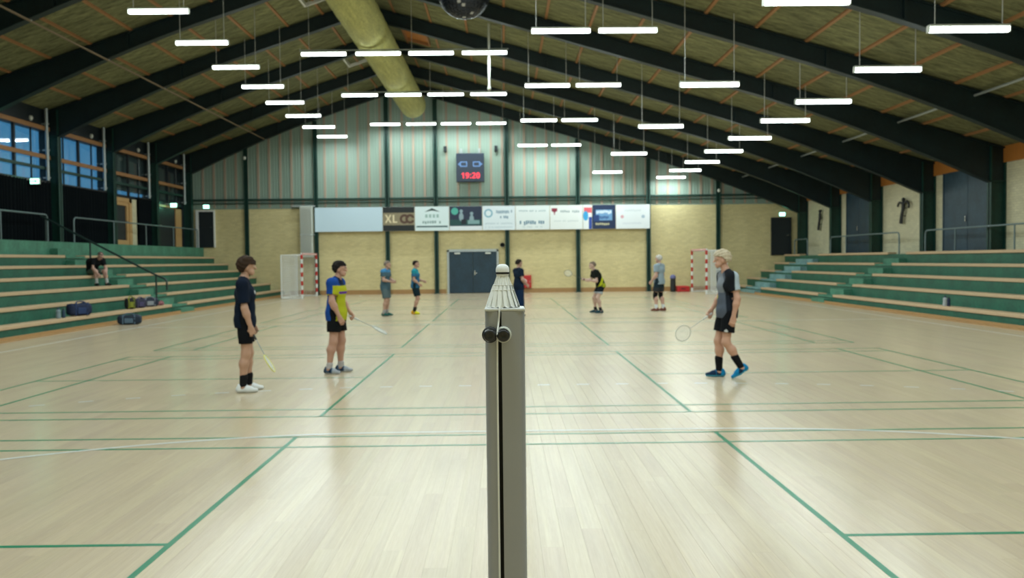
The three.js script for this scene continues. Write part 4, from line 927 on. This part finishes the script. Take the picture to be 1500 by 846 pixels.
function person(o) {
  const J = { ...baseJoints, ...(o.joints ?? {}) }, B = o.build ?? 1, cell = o.cell ?? 0.012;
  const g = group('person', o.label, 'person'); g.position.set(o.at[0], o.at[2] ?? 0, -o.at[1]); g.rotation.y = o.turn ?? 0; g.scale.setScalar(o.tall / 1.75);
  const lat = v3(J.shR).sub(v3(J.shL)).normalize().toArray(), off = (p, s) => [p[0] + lat[0] * s, p[1] + lat[1] * s, p[2] + lat[2] * s];
  const torso = (e) => [
    [off(J.pelvis, -0.055), off(J.pelvis, 0.055), 0.112 * B + e, 0.112 * B + e], [J.pelvis, J.waist, 0.11 * B + e, 0.102 * B + e], [off(J.waist, -0.045), off(J.waist, 0.045), 0.098 * B + e, 0.098 * B + e],
    [J.waist, J.chest, 0.105 * B + e, 0.112 * B + e], [off(J.chest, -0.075), off(J.chest, 0.075), 0.105 * B + e, 0.105 * B + e],
    [mixp(J.neck, J.shL, 0.25), J.shL, 0.055 + e * 0.7, 0.055 + e], [mixp(J.neck, J.shR, 0.25), J.shR, 0.055 + e * 0.7, 0.055 + e], [J.chest, J.neck, 0.095 + e, 0.05 + e * 0.4]];
  const arm = (S, e, t = 1) => { const sh = J['sh' + S], el = J['el' + S], wr = J['wr' + S]; return t < 1 ? [[sh, mixp(sh, el, t), 0.052 * B + e, 0.046 * B + e * 1.25]] : [[sh, el, 0.05 * B + e, 0.039 * B + e], [el, mixp(el, wr, 0.3), 0.04 * B + e, 0.041 * B + e], [mixp(el, wr, 0.3), wr, 0.041 * B + e, 0.027 + e]]; };
  const leg = (S, e) => { const h = J['hip' + S], k = J['kn' + S], a = J['an' + S]; const m = mixp(k, a, 0.3), bk = [m[0] - 0.014, m[1], m[2]]; return [[h, k, 0.088 * B + e, 0.056 * B + e], [k, bk, 0.054 * B + e, 0.058 * B + e], [bk, a, 0.058 * B + e, 0.036 + e]]; };
  const foot = (S) => { const a = J['an' + S], f = v3(J['foot' + S]).normalize(), p = J['pitch' + S], dir = [f.x * Math.cos(p), -Math.sin(p), f.z * Math.cos(p)]; const P = (u, y) => [a[0] + dir[0] * u + Math.sin(p) * (y) * f.x * 0.9, a[1] + dir[1] * u + y * Math.cos(p), a[2] + dir[2] * u + Math.sin(p) * y * f.z]; return { a, P }; };
  const skin = o.skin ?? [0.46, 0.27, 0.19];
  // ---- body
  const bones = [...torso(-0.006), ...arm('R', 0), ...arm('L', 0), ...leg('R', 0), ...leg('L', 0), [J.neck, mixp(J.neck, J.head, 0.55), 0.054, 0.05]];
  for (const S of ['R', 'L']) { const { P } = foot(S); bones.push([P(-0.03, -0.04), P(0.1, -0.052), 0.024, 0.02], [P(0.1, -0.052), P(0.15, -0.056), 0.02, 0.014], [P(0, 0), P(-0.03, -0.04), 0.034, 0.024]); }
  const pieces = [];
  { const f = field(bones, 0.045), [lo, hi] = bounds(bones, 0.03); pieces.push(paint(surface(f, lo, hi, cell), () => skin)); }
  // ---- head: face forward along the head's own x axis
  const hy = o.look?.[0] ?? 0, hp = o.look?.[1] ?? 0, hq = new THREE.Quaternion().setFromEuler(new THREE.Euler(0, hy, hp, 'YXZ')), hi_ = hq.clone().invert();
  const H = (fn) => (x, y, z) => { const p = new THREE.Vector3(x, y, z); return fn(p.x, p.y, p.z); };
  const headField = field([[[0.0, -0.02, 0], [0.055, -0.088, 0], 0.064, 0.028], [[0.04, -0.066, -0.02], [0.04, -0.066, 0.02], 0.038, 0.038], [[0.086, 0.006, 0], [0.106, -0.028, 0], 0.008, 0.0135], [[0.079, -0.064, -0.012], [0.079, -0.064, 0.012], 0.008, 0.008], [[0.072, 0.022, -0.04], [0.072, 0.022, 0.04], 0.016, 0.016]], 0.022);
  const headF = (x, y, z) => {
    let d = smin(ell(x, y, z, [-0.012, 0.028, 0], [0.1, 0.09, 0.077]), headField(x, y, z), 0.03);
    for (const s of [-1, 1]) { d = smin(d, ell(x, y, z, [-0.006, -0.012, s * 0.076], [0.021, 0.032, 0.012]), 0.008); d = Math.max(d, 0.0125 - Math.hypot(x - 0.0905, y - 0.004, z - s * 0.031)); }
    return d;
  };
  const hc = o.hair ?? [0.03, 0.02, 0.012], place = (geo) => { geo.applyQuaternion(hq); geo.translate(...J.head); return geo; };
  const hcell = o.fine ? 0.0045 : 0.007;
  const hg = surface(headF, [-0.13, -0.14, -0.1], [0.14, 0.14, 0.1], hcell);
  const brow = hc.map((c) => c * 0.8 + 0.02);
  paint(hg, (x, y, z) => {
    const az = Math.abs(z);
    if (x > 0.06 && Math.hypot(y - 0.004, az - 0.031) < 0.0075) return [0.05, 0.03, 0.025];
    if (x > 0.06 && Math.hypot((y - 0.004) / 0.6, az - 0.031) < 0.014) return [0.55, 0.5, 0.46];
    if (x > 0.06 && Math.abs(y - 0.026) < 0.006 && az > 0.014 && az < 0.05) return brow;
    if (x > 0.07 && Math.abs(y + 0.067) < 0.009 && az < 0.024) return [skin[0] * 0.8, skin[1] * 0.55, skin[2] * 0.55];
    return skin;
  });
  pieces.push(place(hg)); void H; void hi_;
  // ---- hands with five fingers
  const hand = (S) => {
    const wr = v3(J['wr' + S]), el = v3(J['el' + S]), s = S === 'R' ? 1 : -1;
    const u = o['hand' + S]?.dir ? v3(o['hand' + S].dir).normalize() : wr.clone().sub(el).normalize();
    let n = v3(o['hand' + S]?.back ?? [0.15, 0, s]); n.addScaledVector(u, -n.dot(u)).normalize();      // back of the hand
    const t = new THREE.Vector3().crossVectors(u, n).multiplyScalar(S === 'R' ? 1 : -1);                  // towards the thumb
    const curl = o['hand' + S]?.curl ?? 0.35, hb = [];
    const P = (a, b, c) => wr.clone().addScaledVector(u, a).addScaledVector(t, b).addScaledVector(n, c).toArray();
    [[0.031, 0.094, 0.07], [0.0105, 0.098, 0.08], [-0.0105, 0.093, 0.073], [-0.030, 0.085, 0.057]].forEach(([b, a, len], i) => {
      hb.push([P(0.0, b * 0.55, 0), P(a, b, 0), 0.0165, 0.0115]);
      let p = v3(P(a, b, 0)), ang = 0; const ls = [0.45, 0.31, 0.24];
      ls.forEach((q, k) => {
        ang += curl * [0.9, 1.15, 0.8][k] * (1 + 0.06 * i);
        const e = p.clone().addScaledVector(u, Math.cos(ang) * len * q).addScaledVector(n, -Math.sin(ang) * len * q).addScaledVector(t, b * 0.12 * Math.cos(ang));
        hb.push([p.toArray(), e.toArray(), 0.0098 - 0.001 * k, 0.0092 - 0.001 * k]); p = e;
      });
    });
    const c2 = Math.min(1, curl);
    hb.push([P(0.012, 0.014, -0.004), P(0.045, 0.040, -0.012), 0.0155, 0.0125], [P(0.045, 0.040, -0.012), P(0.072, 0.050 - 0.022 * c2, -0.02 - 0.016 * c2), 0.0118, 0.0105], [P(0.072, 0.050 - 0.022 * c2, -0.02 - 0.016 * c2), P(0.096, 0.052 - 0.04 * c2, -0.026 - 0.022 * c2), 0.0102, 0.0085]);
    hb.push([wr.clone().addScaledVector(u, -0.05).toArray(), P(0.02, 0, 0), 0.0285, 0.022]);
    const [lo, hi] = bounds(hb, 0.012);
    pieces.push(paint(surface(field(hb, 0.009), lo, hi, o.fine ? 0.0042 : 0.0055), () => skin));
    return { wr, u, n, t, grip: wr.clone().addScaledVector(u, 0.085).addScaledVector(n, -0.026) };
  };
  const hands = { R: hand('R'), L: hand('L') };
  mesh('body', mergeGeometries(pieces.map((q) => q)), skinMat, g);
  // ---- shirt
  const sleeve = o.sleeve ?? 0.62, hem = o.hem ?? 0.86;
  const shirtB = [...torso(0.016), ...arm('R', 0.022, sleeve), ...arm('L', 0.022, sleeve), [off(J.pelvis, -0.05), off([J.pelvis[0], hem, J.pelvis[2]], -0.06), 0.128 * B, 0.13 * B], [off(J.pelvis, 0.05), off([J.pelvis[0], hem, J.pelvis[2]], 0.06), 0.128 * B, 0.13 * B]];
  const sf = field(shirtB, 0.05), neckOpen = J.neck, ax = (S) => { const sh = v3(J['sh' + S]), d = v3(J['el' + S]).sub(sh); const l = d.length(); return [sh, d.normalize(), l * sleeve]; };
  const [sR, sL] = [ax('R'), ax('L')], bend = v3(J.neck).sub(v3(J.pelvis)).normalize(), head3 = v3(J.head);
  const shirtF = (x, y, z) => {
    let d = sf(x, y, z) + 0.004 * Math.sin(13 * y + 9 * x) * Math.sin(11 * z + 7 * y);
    d = Math.max(d, 0.062 - Math.hypot(x - (neckOpen[0] + 0.3 * (head3.x - neckOpen[0])), (y - neckOpen[1] - 0.035) * 0.75, z - neckOpen[2]));
    for (const [s, u, l] of [sR, sL]) { const t = (x - s.x) * u.x + (y - s.y) * u.y + (z - s.z) * u.z, r = Math.hypot(x - s.x - u.x * t, y - s.y - u.y * t, z - s.z - u.z * t); if (r < 0.1 && t > 0.1) d = Math.max(d, t - l); }
    if (!o.seated) d = Math.max(d, hem - y); else d = Math.max(d, -((x - J.pelvis[0]) * bend.x + (y - J.pelvis[1] + 0.06) * bend.y));
    return d;
  };
  { const [lo, hi] = bounds(shirtB, 0.03); const sg = paint(surface(shirtF, lo, hi, cell), o.shirt); mesh('shirt', sg, dyed, g); }
  // ---- shorts
  const cut = o.shorts?.cut ?? 0.72;      // how far down the thigh they reach
  const shB = [[off(J.pelvis, -0.055), off(J.pelvis, 0.055), 0.124 * B, 0.124 * B]];
  for (const S of ['R', 'L']) { const h = J['hip' + S], k = J['kn' + S]; shB.push([h, mixp(h, k, cut), 0.107 * B, 0.09 * B + (o.shorts?.flare ?? 0.004)]); if (cut > 1) shB.push([k, mixp(k, J['an' + S], cut - 1), 0.085, 0.07]); }
  const hf = field(shB, 0.03), cuts = ['R', 'L'].map((S) => { const h = v3(J['hip' + S]), k = v3(J['kn' + S]), u = k.clone().sub(h), l = u.length(); return [h, u.normalize(), l * cut]; });
  const shortsF = (x, y, z) => {
    let d = hf(x, y, z) + 0.003 * Math.sin(21 * y + 12 * z);
    if (cut <= 1) for (const [h, u, l] of cuts) { const t = (x - h.x) * u.x + (y - h.y) * u.y + (z - h.z) * u.z, r = Math.hypot(x - h.x - u.x * t, y - h.y - u.y * t, z - h.z - u.z * t); if (r < 0.14 && t > 0.12) d = Math.max(d, t - l); }
    return o.seated ? d : Math.max(d, y - (J.pelvis[1] + 0.13));
  };
  { const [lo, hi] = bounds(shB, 0.03); mesh(cut > 1 ? 'trousers' : 'shorts', paint(surface(shortsF, lo, hi, cell), o.shorts?.colour ?? (() => [0.008, 0.009, 0.011])), dyed, g); }
  // ---- socks and shoes, one of each per foot
  for (const S of ['R', 'L']) {
    const { a, P } = foot(S), k = J['kn' + S], top = o.socks?.top ?? 0.22;
    const sb = [[mixp(a, k, top), mixp(a, k, 0.02), 0.047 + 0.02 * top, 0.043], [mixp(a, k, 0.02), P(-0.015, -0.03), 0.043, 0.04]];
    const [l1, h1] = bounds(sb, 0.02); mesh('sock', paint(surface(field(sb, 0.02), l1, h1, o.fine ? 0.007 : 0.01), () => o.socks?.colour ?? [0.01, 0.011, 0.013]), dyed, g);
    if (o.brace) { const bb = [[mixp(J['hip' + S], k, 0.82), k, 0.075, 0.07], [k, mixp(k, a, 0.28), 0.07, 0.07]]; const [l, h] = bounds(bb, 0.02); mesh('knee_brace', paint(surface(field(bb, 0.02), l, h, 0.01), () => [0.008, 0.009, 0.01]), dyed, g); }
    const fb = [[P(-0.045, -0.042), P(0.06, -0.047), 0.041, 0.04], [P(0.06, -0.05), P(0.165, -0.056), 0.04, 0.026], [P(-0.035, -0.005), P(-0.045, -0.04), 0.04, 0.04], [P(0.0, -0.01), P(0.09, -0.035), 0.038, 0.034]];
    const ff = field(fb, 0.02), sole = P(0, -0.085);
    const f = (x, y, z) => Math.max(ff(x, y, z), J['pitch' + S] ? -1 : 0.001 - y - 0.0 * sole[1]);
    const [l2, h2] = bounds(fb, 0.02); const sg = surface(f, l2, h2, o.fine ? 0.006 : 0.008);
    const low = (x, y, z) => { const dx = v3(P(0.1, -0.05)).sub(v3(P(0, -0.05))).normalize(), up = v3(P(0, 0)).sub(v3(P(0, -0.05))).normalize(); void dx; return (x - a[0]) * up.x + (y - a[1]) * up.y + (z - a[2]) * up.z; };
    mesh('shoe', paint(sg, (x, y, z) => o.shoe(low(x, y, z), x - a[0], S)), dyed, g);
  }
  // ---- hair
  const st = o.hairStyle ?? {}, thick = st.thick ?? 0.014, line = st.line ?? 0.045, nape = st.nape ?? -0.03, bald = st.bald ?? 0;
  const hairF = (x, y, z) => {
    const wob = 0.0042 * Math.sin(70 * z + 40 * x) + 0.0035 * Math.sin(110 * y + 75 * z + 30 * x);
    let d = ell(x, y, z, [-0.016, 0.03, 0], [0.101 + thick, 0.091 + thick * 1.15, 0.079 + thick]) + wob;
    const lim = x > 0.03 ? line - (st.fringe ?? 0) * Math.max(0, x - 0.03) * 8 : x > -0.035 ? line + (nape + 0.03 - line) * (0.03 - x) / 0.065 : nape;      // hair line falls from the brow to the nape
    d = Math.max(d, lim - y);
    if (bald) d = Math.max(d, y - bald);
    return d;
  };
  mesh('hair', paint(place(surface(hairF, [-0.15, -0.12, -0.12], [0.14, 0.16, 0.12], o.fine ? 0.005 : 0.008)), (x, y, z) => { const k = 0.8 + 0.4 * vnoise(x * 90 + 500, z * 90 + 500, 1000, 1000, 51); return hc.map((c) => c * k); }), hairMat, g);
  g.updateMatrixWorld(true);
  return { g, hands, J };
}
// racket: grip at the origin end, head along +y, string plane across x
function racket(label, colours, who, S, dirWorld, faceWorld, back = 0.07) {
  const r = group('badminton_racket', label, 'racket');
  const [frameC, shaftC, gripC] = colours;
  const Y = (y) => new THREE.Vector3(0, y, 0);
  mesh('grip', lathe([[0, 0], [0.015, 0], [0.0145, 0.012], [0.0125, 0.03], [0.0125, 0.16], [0.010, 0.17], [0, 0.172]], 12), M({ color: L(...gripC), roughness: 0.8 }), r);
  mesh('shaft', bar(Y(0.165), Y(0.42), 0.0042, 8), M({ color: L(...shaftC), roughness: 0.35 }), r);
  const pts = []; for (let i = 0; i < 40; i++) { const a = 2 * Math.PI * i / 40; pts.push(new THREE.Vector3(0.1 * Math.cos(a), 0.545 + 0.125 * Math.sin(a), 0)); }
  mesh('head_frame', new THREE.TubeGeometry(new THREE.CatmullRomCurve3(pts, true), 64, 0.0058, 8, true), M({ color: L(...frameC), roughness: 0.3 }), r);
  const st = [];
  for (let k = -10; k <= 10; k++) { const x = k * 0.0092, h = 0.122 * Math.sqrt(Math.max(0, 1 - (x / 0.098) ** 2)); if (h > 0.01) st.push(bar(new THREE.Vector3(x, 0.545 - h, 0), new THREE.Vector3(x, 0.545 + h, 0), 0.0008, 4)); }
  for (let k = -12; k <= 12; k++) { const y = k * 0.0096, w = 0.098 * Math.sqrt(Math.max(0, 1 - (y / 0.122) ** 2)); if (w > 0.01) st.push(bar(new THREE.Vector3(-w, 0.545 + y, 0), new THREE.Vector3(w, 0.545 + y, 0), 0.0008, 4)); }
  mesh('strings', st, M({ color: L(0.75, 0.78, 0.75), roughness: 0.6 }), r);
  const y = v3(dirWorld).normalize(), z = v3(faceWorld); z.addScaledVector(y, -z.dot(y)).normalize(); const x = new THREE.Vector3().crossVectors(y, z);
  const m = new THREE.Matrix4().makeBasis(x, y, z); r.quaternion.setFromRotationMatrix(m);
  const p = who.hands[S].grip.clone().applyMatrix4(who.g.matrixWorld); r.position.copy(p).addScaledVector(y, -back);
  return r;
}
const rgb = (...c) => () => c, W = Math.PI;
const whiteShoe = (up) => (up < -0.068 ? [0.55, 0.56, 0.56] : [0.72, 0.74, 0.75]);

// player in black, white shoes
const p1 = person({ label: 'person in a dark navy shirt, black shorts and white shoes holding a yellow racket down', at: [-3.32, 10.86], turn: 0.3, tall: 1.715, fine: true, cell: 0.0095, build: 0.96,
  skin: [0.47, 0.27, 0.185], hair: [0.035, 0.019, 0.011], hairStyle: { thick: 0.024, line: 0.035, nape: -0.075, fringe: 0.02 }, look: [-0.05, 0.02], sleeve: 0.8,
  joints: { head: [0.04, 1.63, 0.005], neck: [-0.01, 1.455, 0], shR: [-0.03, 1.40, 0.17], elR: [-0.005, 1.10, 0.215], wrR: [0.065, 0.86, 0.20], elL: [0.0, 1.10, -0.21], wrL: [0.09, 0.88, -0.19], knR: [0.0, 0.5, 0.09], anR: [-0.045, 0.085, 0.10], knL: [0.04, 0.5, -0.08], anL: [0.03, 0.085, -0.09] },
  handR: { back: [0.1, 0, 1], curl: 0.95 }, handL: { curl: 0.4 },
  shirt: (x, y, z) => (x > 0.09 && Math.hypot(y - 1.30, z - 0.055) < 0.024 ? [0.6, 0.62, 0.62] : [0.006, 0.011, 0.024]), hem: 0.84, shorts: { cut: 0.66, colour: rgb(0.006, 0.007, 0.009) }, socks: { top: 0.3, colour: [0.012, 0.012, 0.014] }, shoe: whiteShoe });
racket('yellow and grey badminton racket hanging from the hand of the person in black', [[0.65, 0.62, 0.03], [0.25, 0.3, 0.32], [0.03, 0.03, 0.03]], p1, 'R', [0.56, -0.80, 0.40], [1.0, 0.62, -0.1], 0.06);

// man in the blue and yellow shirt
const p2 = person({ label: 'person in a blue and yellow shirt with black shorts and dark hair', at: [-2.5, 12.6], turn: -0.12, tall: 1.67, fine: true, cell: 0.0095, build: 1.06,
  skin: [0.47, 0.26, 0.185], hair: [0.012, 0.009, 0.008], hairStyle: { thick: 0.013, line: 0.048, nape: -0.06 }, look: [0, -0.02],
  joints: { head: [0.075, 1.615, 0], neck: [0.02, 1.45, 0], chest: [0.01, 1.28, 0], shR: [-0.01, 1.40, 0.18], elR: [0.01, 1.12, 0.235], wrR: [0.115, 0.89, 0.21], shL: [0.01, 1.40, -0.18], elL: [0.03, 1.12, -0.22], wrL: [0.17, 0.93, -0.17], knR: [-0.015, 0.5, 0.12], anR: [-0.085, 0.085, 0.14], knL: [0.05, 0.5, -0.08], anL: [0.02, 0.085, -0.11] },
  handR: { curl: 0.6 }, handL: { back: [0.2, 0.3, -1], curl: 0.95 },
  shirt: (x, y, z) => (y > 1.12 && Math.abs(z) > 0.19 && y < 1.235 ? [0.62, 0.66, 0.02] : x > 0.035 && y < 1.36 ? (y < 1.27 && y > 1.235 && x > 0.1 ? [0.12, 0.03, 0.3] : [0.40, 0.42, 0.02]) : x > 0.0 && y > 1.3 && Math.abs(z) < 0.1 ? [0.01, 0.02, 0.05] : [0.012, 0.06, 0.27]),
  hem: 0.82, shorts: { cut: 0.64, colour: rgb(0.007, 0.008, 0.009), flare: 0.012 }, socks: { top: 0.16, colour: [0.45, 0.42, 0.42] }, shoe: (up, x) => (up < -0.066 ? [0.6, 0.62, 0.64] : x > 0.06 ? [0.35, 0.38, 0.42] : Math.sin(x * 70) > 0.2 ? [0.012, 0.03, 0.06] : [0.06, 0.1, 0.16]) });
racket('grey badminton racket held low by the person in blue and yellow', [[0.3, 0.33, 0.33], [0.4, 0.42, 0.42], [0.5, 0.52, 0.52]], p2, 'L', [0.72, -0.42, -0.45], [0.5, 1.0, 0.12], 0.05);

// blond player walking
const p8 = person({ label: 'person with blond hair in a black and grey shirt walking with blue shoes', at: [3.05, 11.6], turn: W, tall: 1.735, fine: true, cell: 0.0095, build: 0.94,
  skin: [0.52, 0.29, 0.20], hair: [0.50, 0.42, 0.30], hairStyle: { thick: 0.022, line: 0.045, nape: -0.03 }, look: [0, 0.0],
  joints: { head: [0.075, 1.635, 0], neck: [0.005, 1.455, 0], chest: [-0.005, 1.28, 0], shL: [-0.03, 1.395, -0.17], elL: [-0.085, 1.10, -0.215], wrL: [-0.035, 0.86, -0.21], shR: [0.02, 1.40, 0.165], elR: [0.03, 1.13, 0.23], wrR: [0.16, 0.93, 0.22],
    hipL: [-0.01, 0.9, -0.085], knL: [0.04, 0.50, -0.09], anL: [-0.17, 0.155, -0.09], pitchL: 0.5, hipR: [0.01, 0.9, 0.085], knR: [0.10, 0.50, 0.085], anR: [0.09, 0.088, 0.085] },
  handL: { back: [0.1, 0, -1], curl: 0.5 }, handR: { back: [0.2, 0.2, 1], curl: 0.95 },
  shirt: (x, y, z) => (y > 1.14 && Math.abs(z) > 0.125 ? (x < -0.045 ? [0.38, 0.45, 0.50] : [0.010, 0.012, 0.016]) : x > 0.07 && y > 1.18 ? [0.20, 0.22, 0.25] : x > 0.055 ? (Math.hypot(y - 1.12, z - 0.02) < 0.03 ? [0.5, 0.45, 0.1] : [0.085, 0.10, 0.13]) : x < -0.09 && y > 1.25 ? [0.3, 0.36, 0.42] : [0.014, 0.018, 0.026]),
  hem: 0.83, shorts: { cut: 0.66, colour: (x, y, z) => (Math.hypot(x - 0.06, y - 0.66) < 0.022 && z < 0 ? [0.5, 0.5, 0.5] : [0.007, 0.008, 0.01]), flare: 0.014 }, socks: { top: 0.42, colour: [0.008, 0.009, 0.011] }, shoe: (up, x, S) => (up < -0.06 ? [0.05, 0.33, 0.52] : S === 'R' && x > 0.05 ? [0.01, 0.03, 0.07] : Math.sin(x * 40 + 1) > 0.45 ? [0.012, 0.03, 0.06] : [0.01, 0.19, 0.40]) });
racket('white-strung badminton racket held low by the blond person', [[0.55, 0.56, 0.5], [0.45, 0.45, 0.4], [0.6, 0.6, 0.58]], p8, 'R', [-0.80, -0.46, 0.34], [0.3, 0.1, 1.0], 0.05);

// far players
person({ label: 'person in a blue-grey shirt and grey shorts with a white arm sleeve', at: [-3.62, 25.8], turn: -0.25, tall: 1.69, skin: [0.42, 0.25, 0.18], hair: [0.20, 0.16, 0.13], hairStyle: { thick: 0.008, line: 0.06, nape: -0.02 },
  joints: { head: [0.09, 1.60, 0], neck: [0.03, 1.44, 0], shR: [0.0, 1.39, 0.175], elR: [0.04, 1.13, 0.24], wrR: [0.24, 1.08, 0.16], shL: [0.02, 1.39, -0.17], elL: [0.08, 1.14, -0.22], wrL: [0.27, 1.09, -0.08], knR: [0.06, 0.5, 0.1], anR: [-0.01, 0.085, 0.12], knL: [0.04, 0.5, -0.1], anL: [0.0, 0.085, -0.12] }, handR: { curl: 0.9 }, handL: { curl: 0.9 },
  shirt: (x, y, z) => (y < 1.24 && y > 1.08 && z > 0.16 ? [0.7, 0.72, 0.74] : y > 1.37 ? [0.06, 0.22, 0.42] : [0.06, 0.11, 0.14]), hem: 0.8, shorts: { cut: 0.86, colour: rgb(0.09, 0.13, 0.14), flare: 0.015 }, socks: { top: 0.2, colour: [0.3, 0.3, 0.3] }, shoe: (up) => (up < -0.066 ? [0.1, 0.12, 0.12] : [0.02, 0.10, 0.09]) });
const p4 = person({ label: 'person in a teal blue shirt with bright yellow and orange shoes', at: [-2.78, 26.5], turn: -0.1, tall: 1.66, skin: [0.42, 0.24, 0.17], hair: [0.015, 0.010, 0.009], hairStyle: { thick: 0.01, line: 0.06, nape: -0.02 }, look: [0, 0.12],
  joints: { head: [0.04, 1.635, 0], neck: [-0.015, 1.46, 0], chest: [0.01, 1.28, 0], shR: [-0.01, 1.40, 0.175], elR: [0.0, 1.13, 0.23], wrR: [0.16, 1.0, 0.2], elL: [0.05, 1.13, -0.22], wrL: [0.24, 1.08, -0.16], knR: [0.09, 0.52, 0.1], anR: [-0.02, 0.085, 0.12], knL: [0.06, 0.51, -0.1], anL: [-0.09, 0.085, -0.12] }, handR: { curl: 0.7 }, handL: { curl: 0.9 },
  shirt: (x, y) => (y > 1.33 ? [0.02, 0.24, 0.30] : [0.03, 0.13, 0.24]), hem: 0.86, shorts: { cut: 0.8, colour: rgb(0.008, 0.02, 0.026), flare: 0.012 }, socks: { top: 0.3, colour: [0.015, 0.015, 0.015] }, shoe: (up, x) => (x > 0.03 ? [0.75, 0.68, 0.02] : [0.75, 0.36, 0.02]) });
void p4;
person({ label: 'person in dark navy clothes standing behind the net post with head turned aside', at: [0.42, 25.0], turn: 0.5, tall: 1.66, skin: [0.42, 0.25, 0.19], hair: [0.02, 0.014, 0.011], hairStyle: { thick: 0.012, line: 0.055, nape: -0.03 }, build: 1.08,
  joints: { elR: [0.0, 1.13, 0.25], wrR: [0.14, 1.0, 0.24], elL: [0.05, 1.14, -0.23], wrL: [0.2, 1.05, -0.16] }, shirt: rgb(0.008, 0.016, 0.032), hem: 0.82, shorts: { cut: 1.85, colour: rgb(0.008, 0.022, 0.06) }, socks: { top: 0.1 }, shoe: rgb(0.02, 0.02, 0.025) });
const p6 = person({ label: 'person crouching slightly in a black and yellow-green shirt and dark shorts', at: [2.86, 26.0], turn: W + 0.15, tall: 1.72, skin: [0.50, 0.33, 0.26], hair: [0.16, 0.12, 0.09], hairStyle: { thick: 0.008, line: 0.06, nape: -0.02 }, look: [0, 0.05], build: 0.98,
  joints: { pelvis: [-0.10, 0.86, 0], waist: [-0.06, 0.99, 0], chest: [0.02, 1.17, 0], neck: [0.10, 1.32, 0], head: [0.17, 1.48, 0], shL: [0.07, 1.27, -0.175], elL: [0.10, 1.0, -0.22], wrL: [0.30, 1.02, -0.18], shR: [0.09, 1.27, 0.17], elR: [0.15, 1.02, 0.23], wrR: [0.36, 1.05, 0.18],
    hipL: [-0.10, 0.83, -0.085], knL: [0.04, 0.47, -0.13], anL: [-0.05, 0.085, -0.16], hipR: [-0.10, 0.83, 0.085], knR: [0.08, 0.47, 0.16], anR: [0.02, 0.085, 0.2] }, handR: { curl: 0.95 }, handL: { curl: 0.6 },
  shirt: (x, y, z) => { const b = x + 0.45 * (y - 1.0); return y < 1.22 && b < -0.06 && b > -0.14 ? [0.42, 0.45, 0.02] : y < 0.93 && x < -0.1 ? [0.28, 0.32, 0.02] : [0.008, 0.011, 0.009]; }, hem: 0.80, shorts: { cut: 0.62, colour: (x, y) => (y < 0.66 ? [0.4, 0.45, 0.5] : [0.010, 0.014, 0.018]), flare: 0.01 }, socks: { top: 0.2, colour: [0.012, 0.015, 0.02] }, shoe: (up) => (up < -0.066 ? [0.2, 0.28, 0.3] : [0.012, 0.05, 0.07]) });
racket('dark badminton racket held forward by the crouching person', [[0.05, 0.06, 0.06], [0.1, 0.1, 0.1], [0.08, 0.08, 0.08]], p6, 'R', [-0.85, 0.35, -0.2], [0.3, 0.2, 1], 0.05);
person({ label: 'person with white hair in a pale blue-grey shirt with black knee braces', at: [4.88, 26.7], turn: W * 0.78, tall: 1.745, build: 1.1, skin: [0.50, 0.30, 0.23], hair: [0.48, 0.46, 0.43], hairStyle: { thick: 0.012, line: 0.055, nape: -0.04 }, brace: true,
  joints: { shL: [0.0, 1.40, -0.185], elL: [-0.02, 1.12, -0.24], wrL: [0.13, 0.95, -0.25], elR: [0.0, 1.12, 0.25], wrR: [0.2, 1.05, 0.2], knL: [0.08, 0.5, -0.12], anL: [0.03, 0.085, -0.13], knR: [0.02, 0.5, 0.12], anR: [-0.08, 0.085, 0.14] }, handR: { curl: 0.8 }, handL: { curl: 0.6 },
  shirt: (x, y) => (x > 0.03 && y > 1.3 ? [0.36, 0.38, 0.47] : [0.26, 0.33, 0.38]), hem: 0.84, shorts: { cut: 0.72, colour: (x, y) => (y > 0.74 ? [0.014, 0.028, 0.04] : [0.03, 0.033, 0.036]), flare: 0.012 }, socks: { top: 0.26, colour: [0.6, 0.64, 0.66] }, shoe: (up) => (up < -0.066 ? [0.25, 0.1, 0.08] : [0.16, 0.06, 0.045]) });
// spectator on the stand, bending forward
person({ label: 'person in a black shirt sitting bent forward on the plank benches', at: [-13.3, 27.62, 0.87], turn: -0.55, tall: 1.75, seated: true, skin: [0.45, 0.26, 0.2], hair: [0.12, 0.09, 0.08], hairStyle: { thick: 0.003, line: 0.07, nape: 0.0 }, look: [0, -0.7],
  joints: { pelvis: [-0.08, 0.565, 0], waist: [-0.03, 0.69, 0], chest: [0.13, 0.85, 0], neck: [0.27, 0.96, 0], head: [0.38, 1.06, 0], shR: [0.23, 0.92, 0.17], elR: [0.30, 0.66, 0.22], wrR: [0.44, 0.50, 0.16], shL: [0.23, 0.92, -0.17], elL: [0.30, 0.66, -0.22], wrL: [0.44, 0.50, -0.15],
    hipR: [-0.06, 0.55, 0.09], knR: [0.36, 0.56, 0.16], anR: [0.40, 0.185, 0.17], hipL: [-0.06, 0.55, -0.09], knL: [0.36, 0.56, -0.14], anL: [0.47, 0.185, -0.15] },
  handR: { curl: 0.5, back: [0.5, 0.6, 1] }, handL: { curl: 0.5, back: [0.5, 0.6, -1] }, shirt: rgb(0.008, 0.009, 0.011), shorts: { cut: 0.84, colour: rgb(0.09, 0.13, 0.10) }, socks: { top: 0.3, colour: [0.4, 0.4, 0.38] }, shoe: rgb(0.02, 0.04, 0.035) });
//@@END
scene.traverse((o) => { if (o.isMesh) { o.castShadow = true; o.receiveShadow = true; } });
renderer.render(scene, camera);
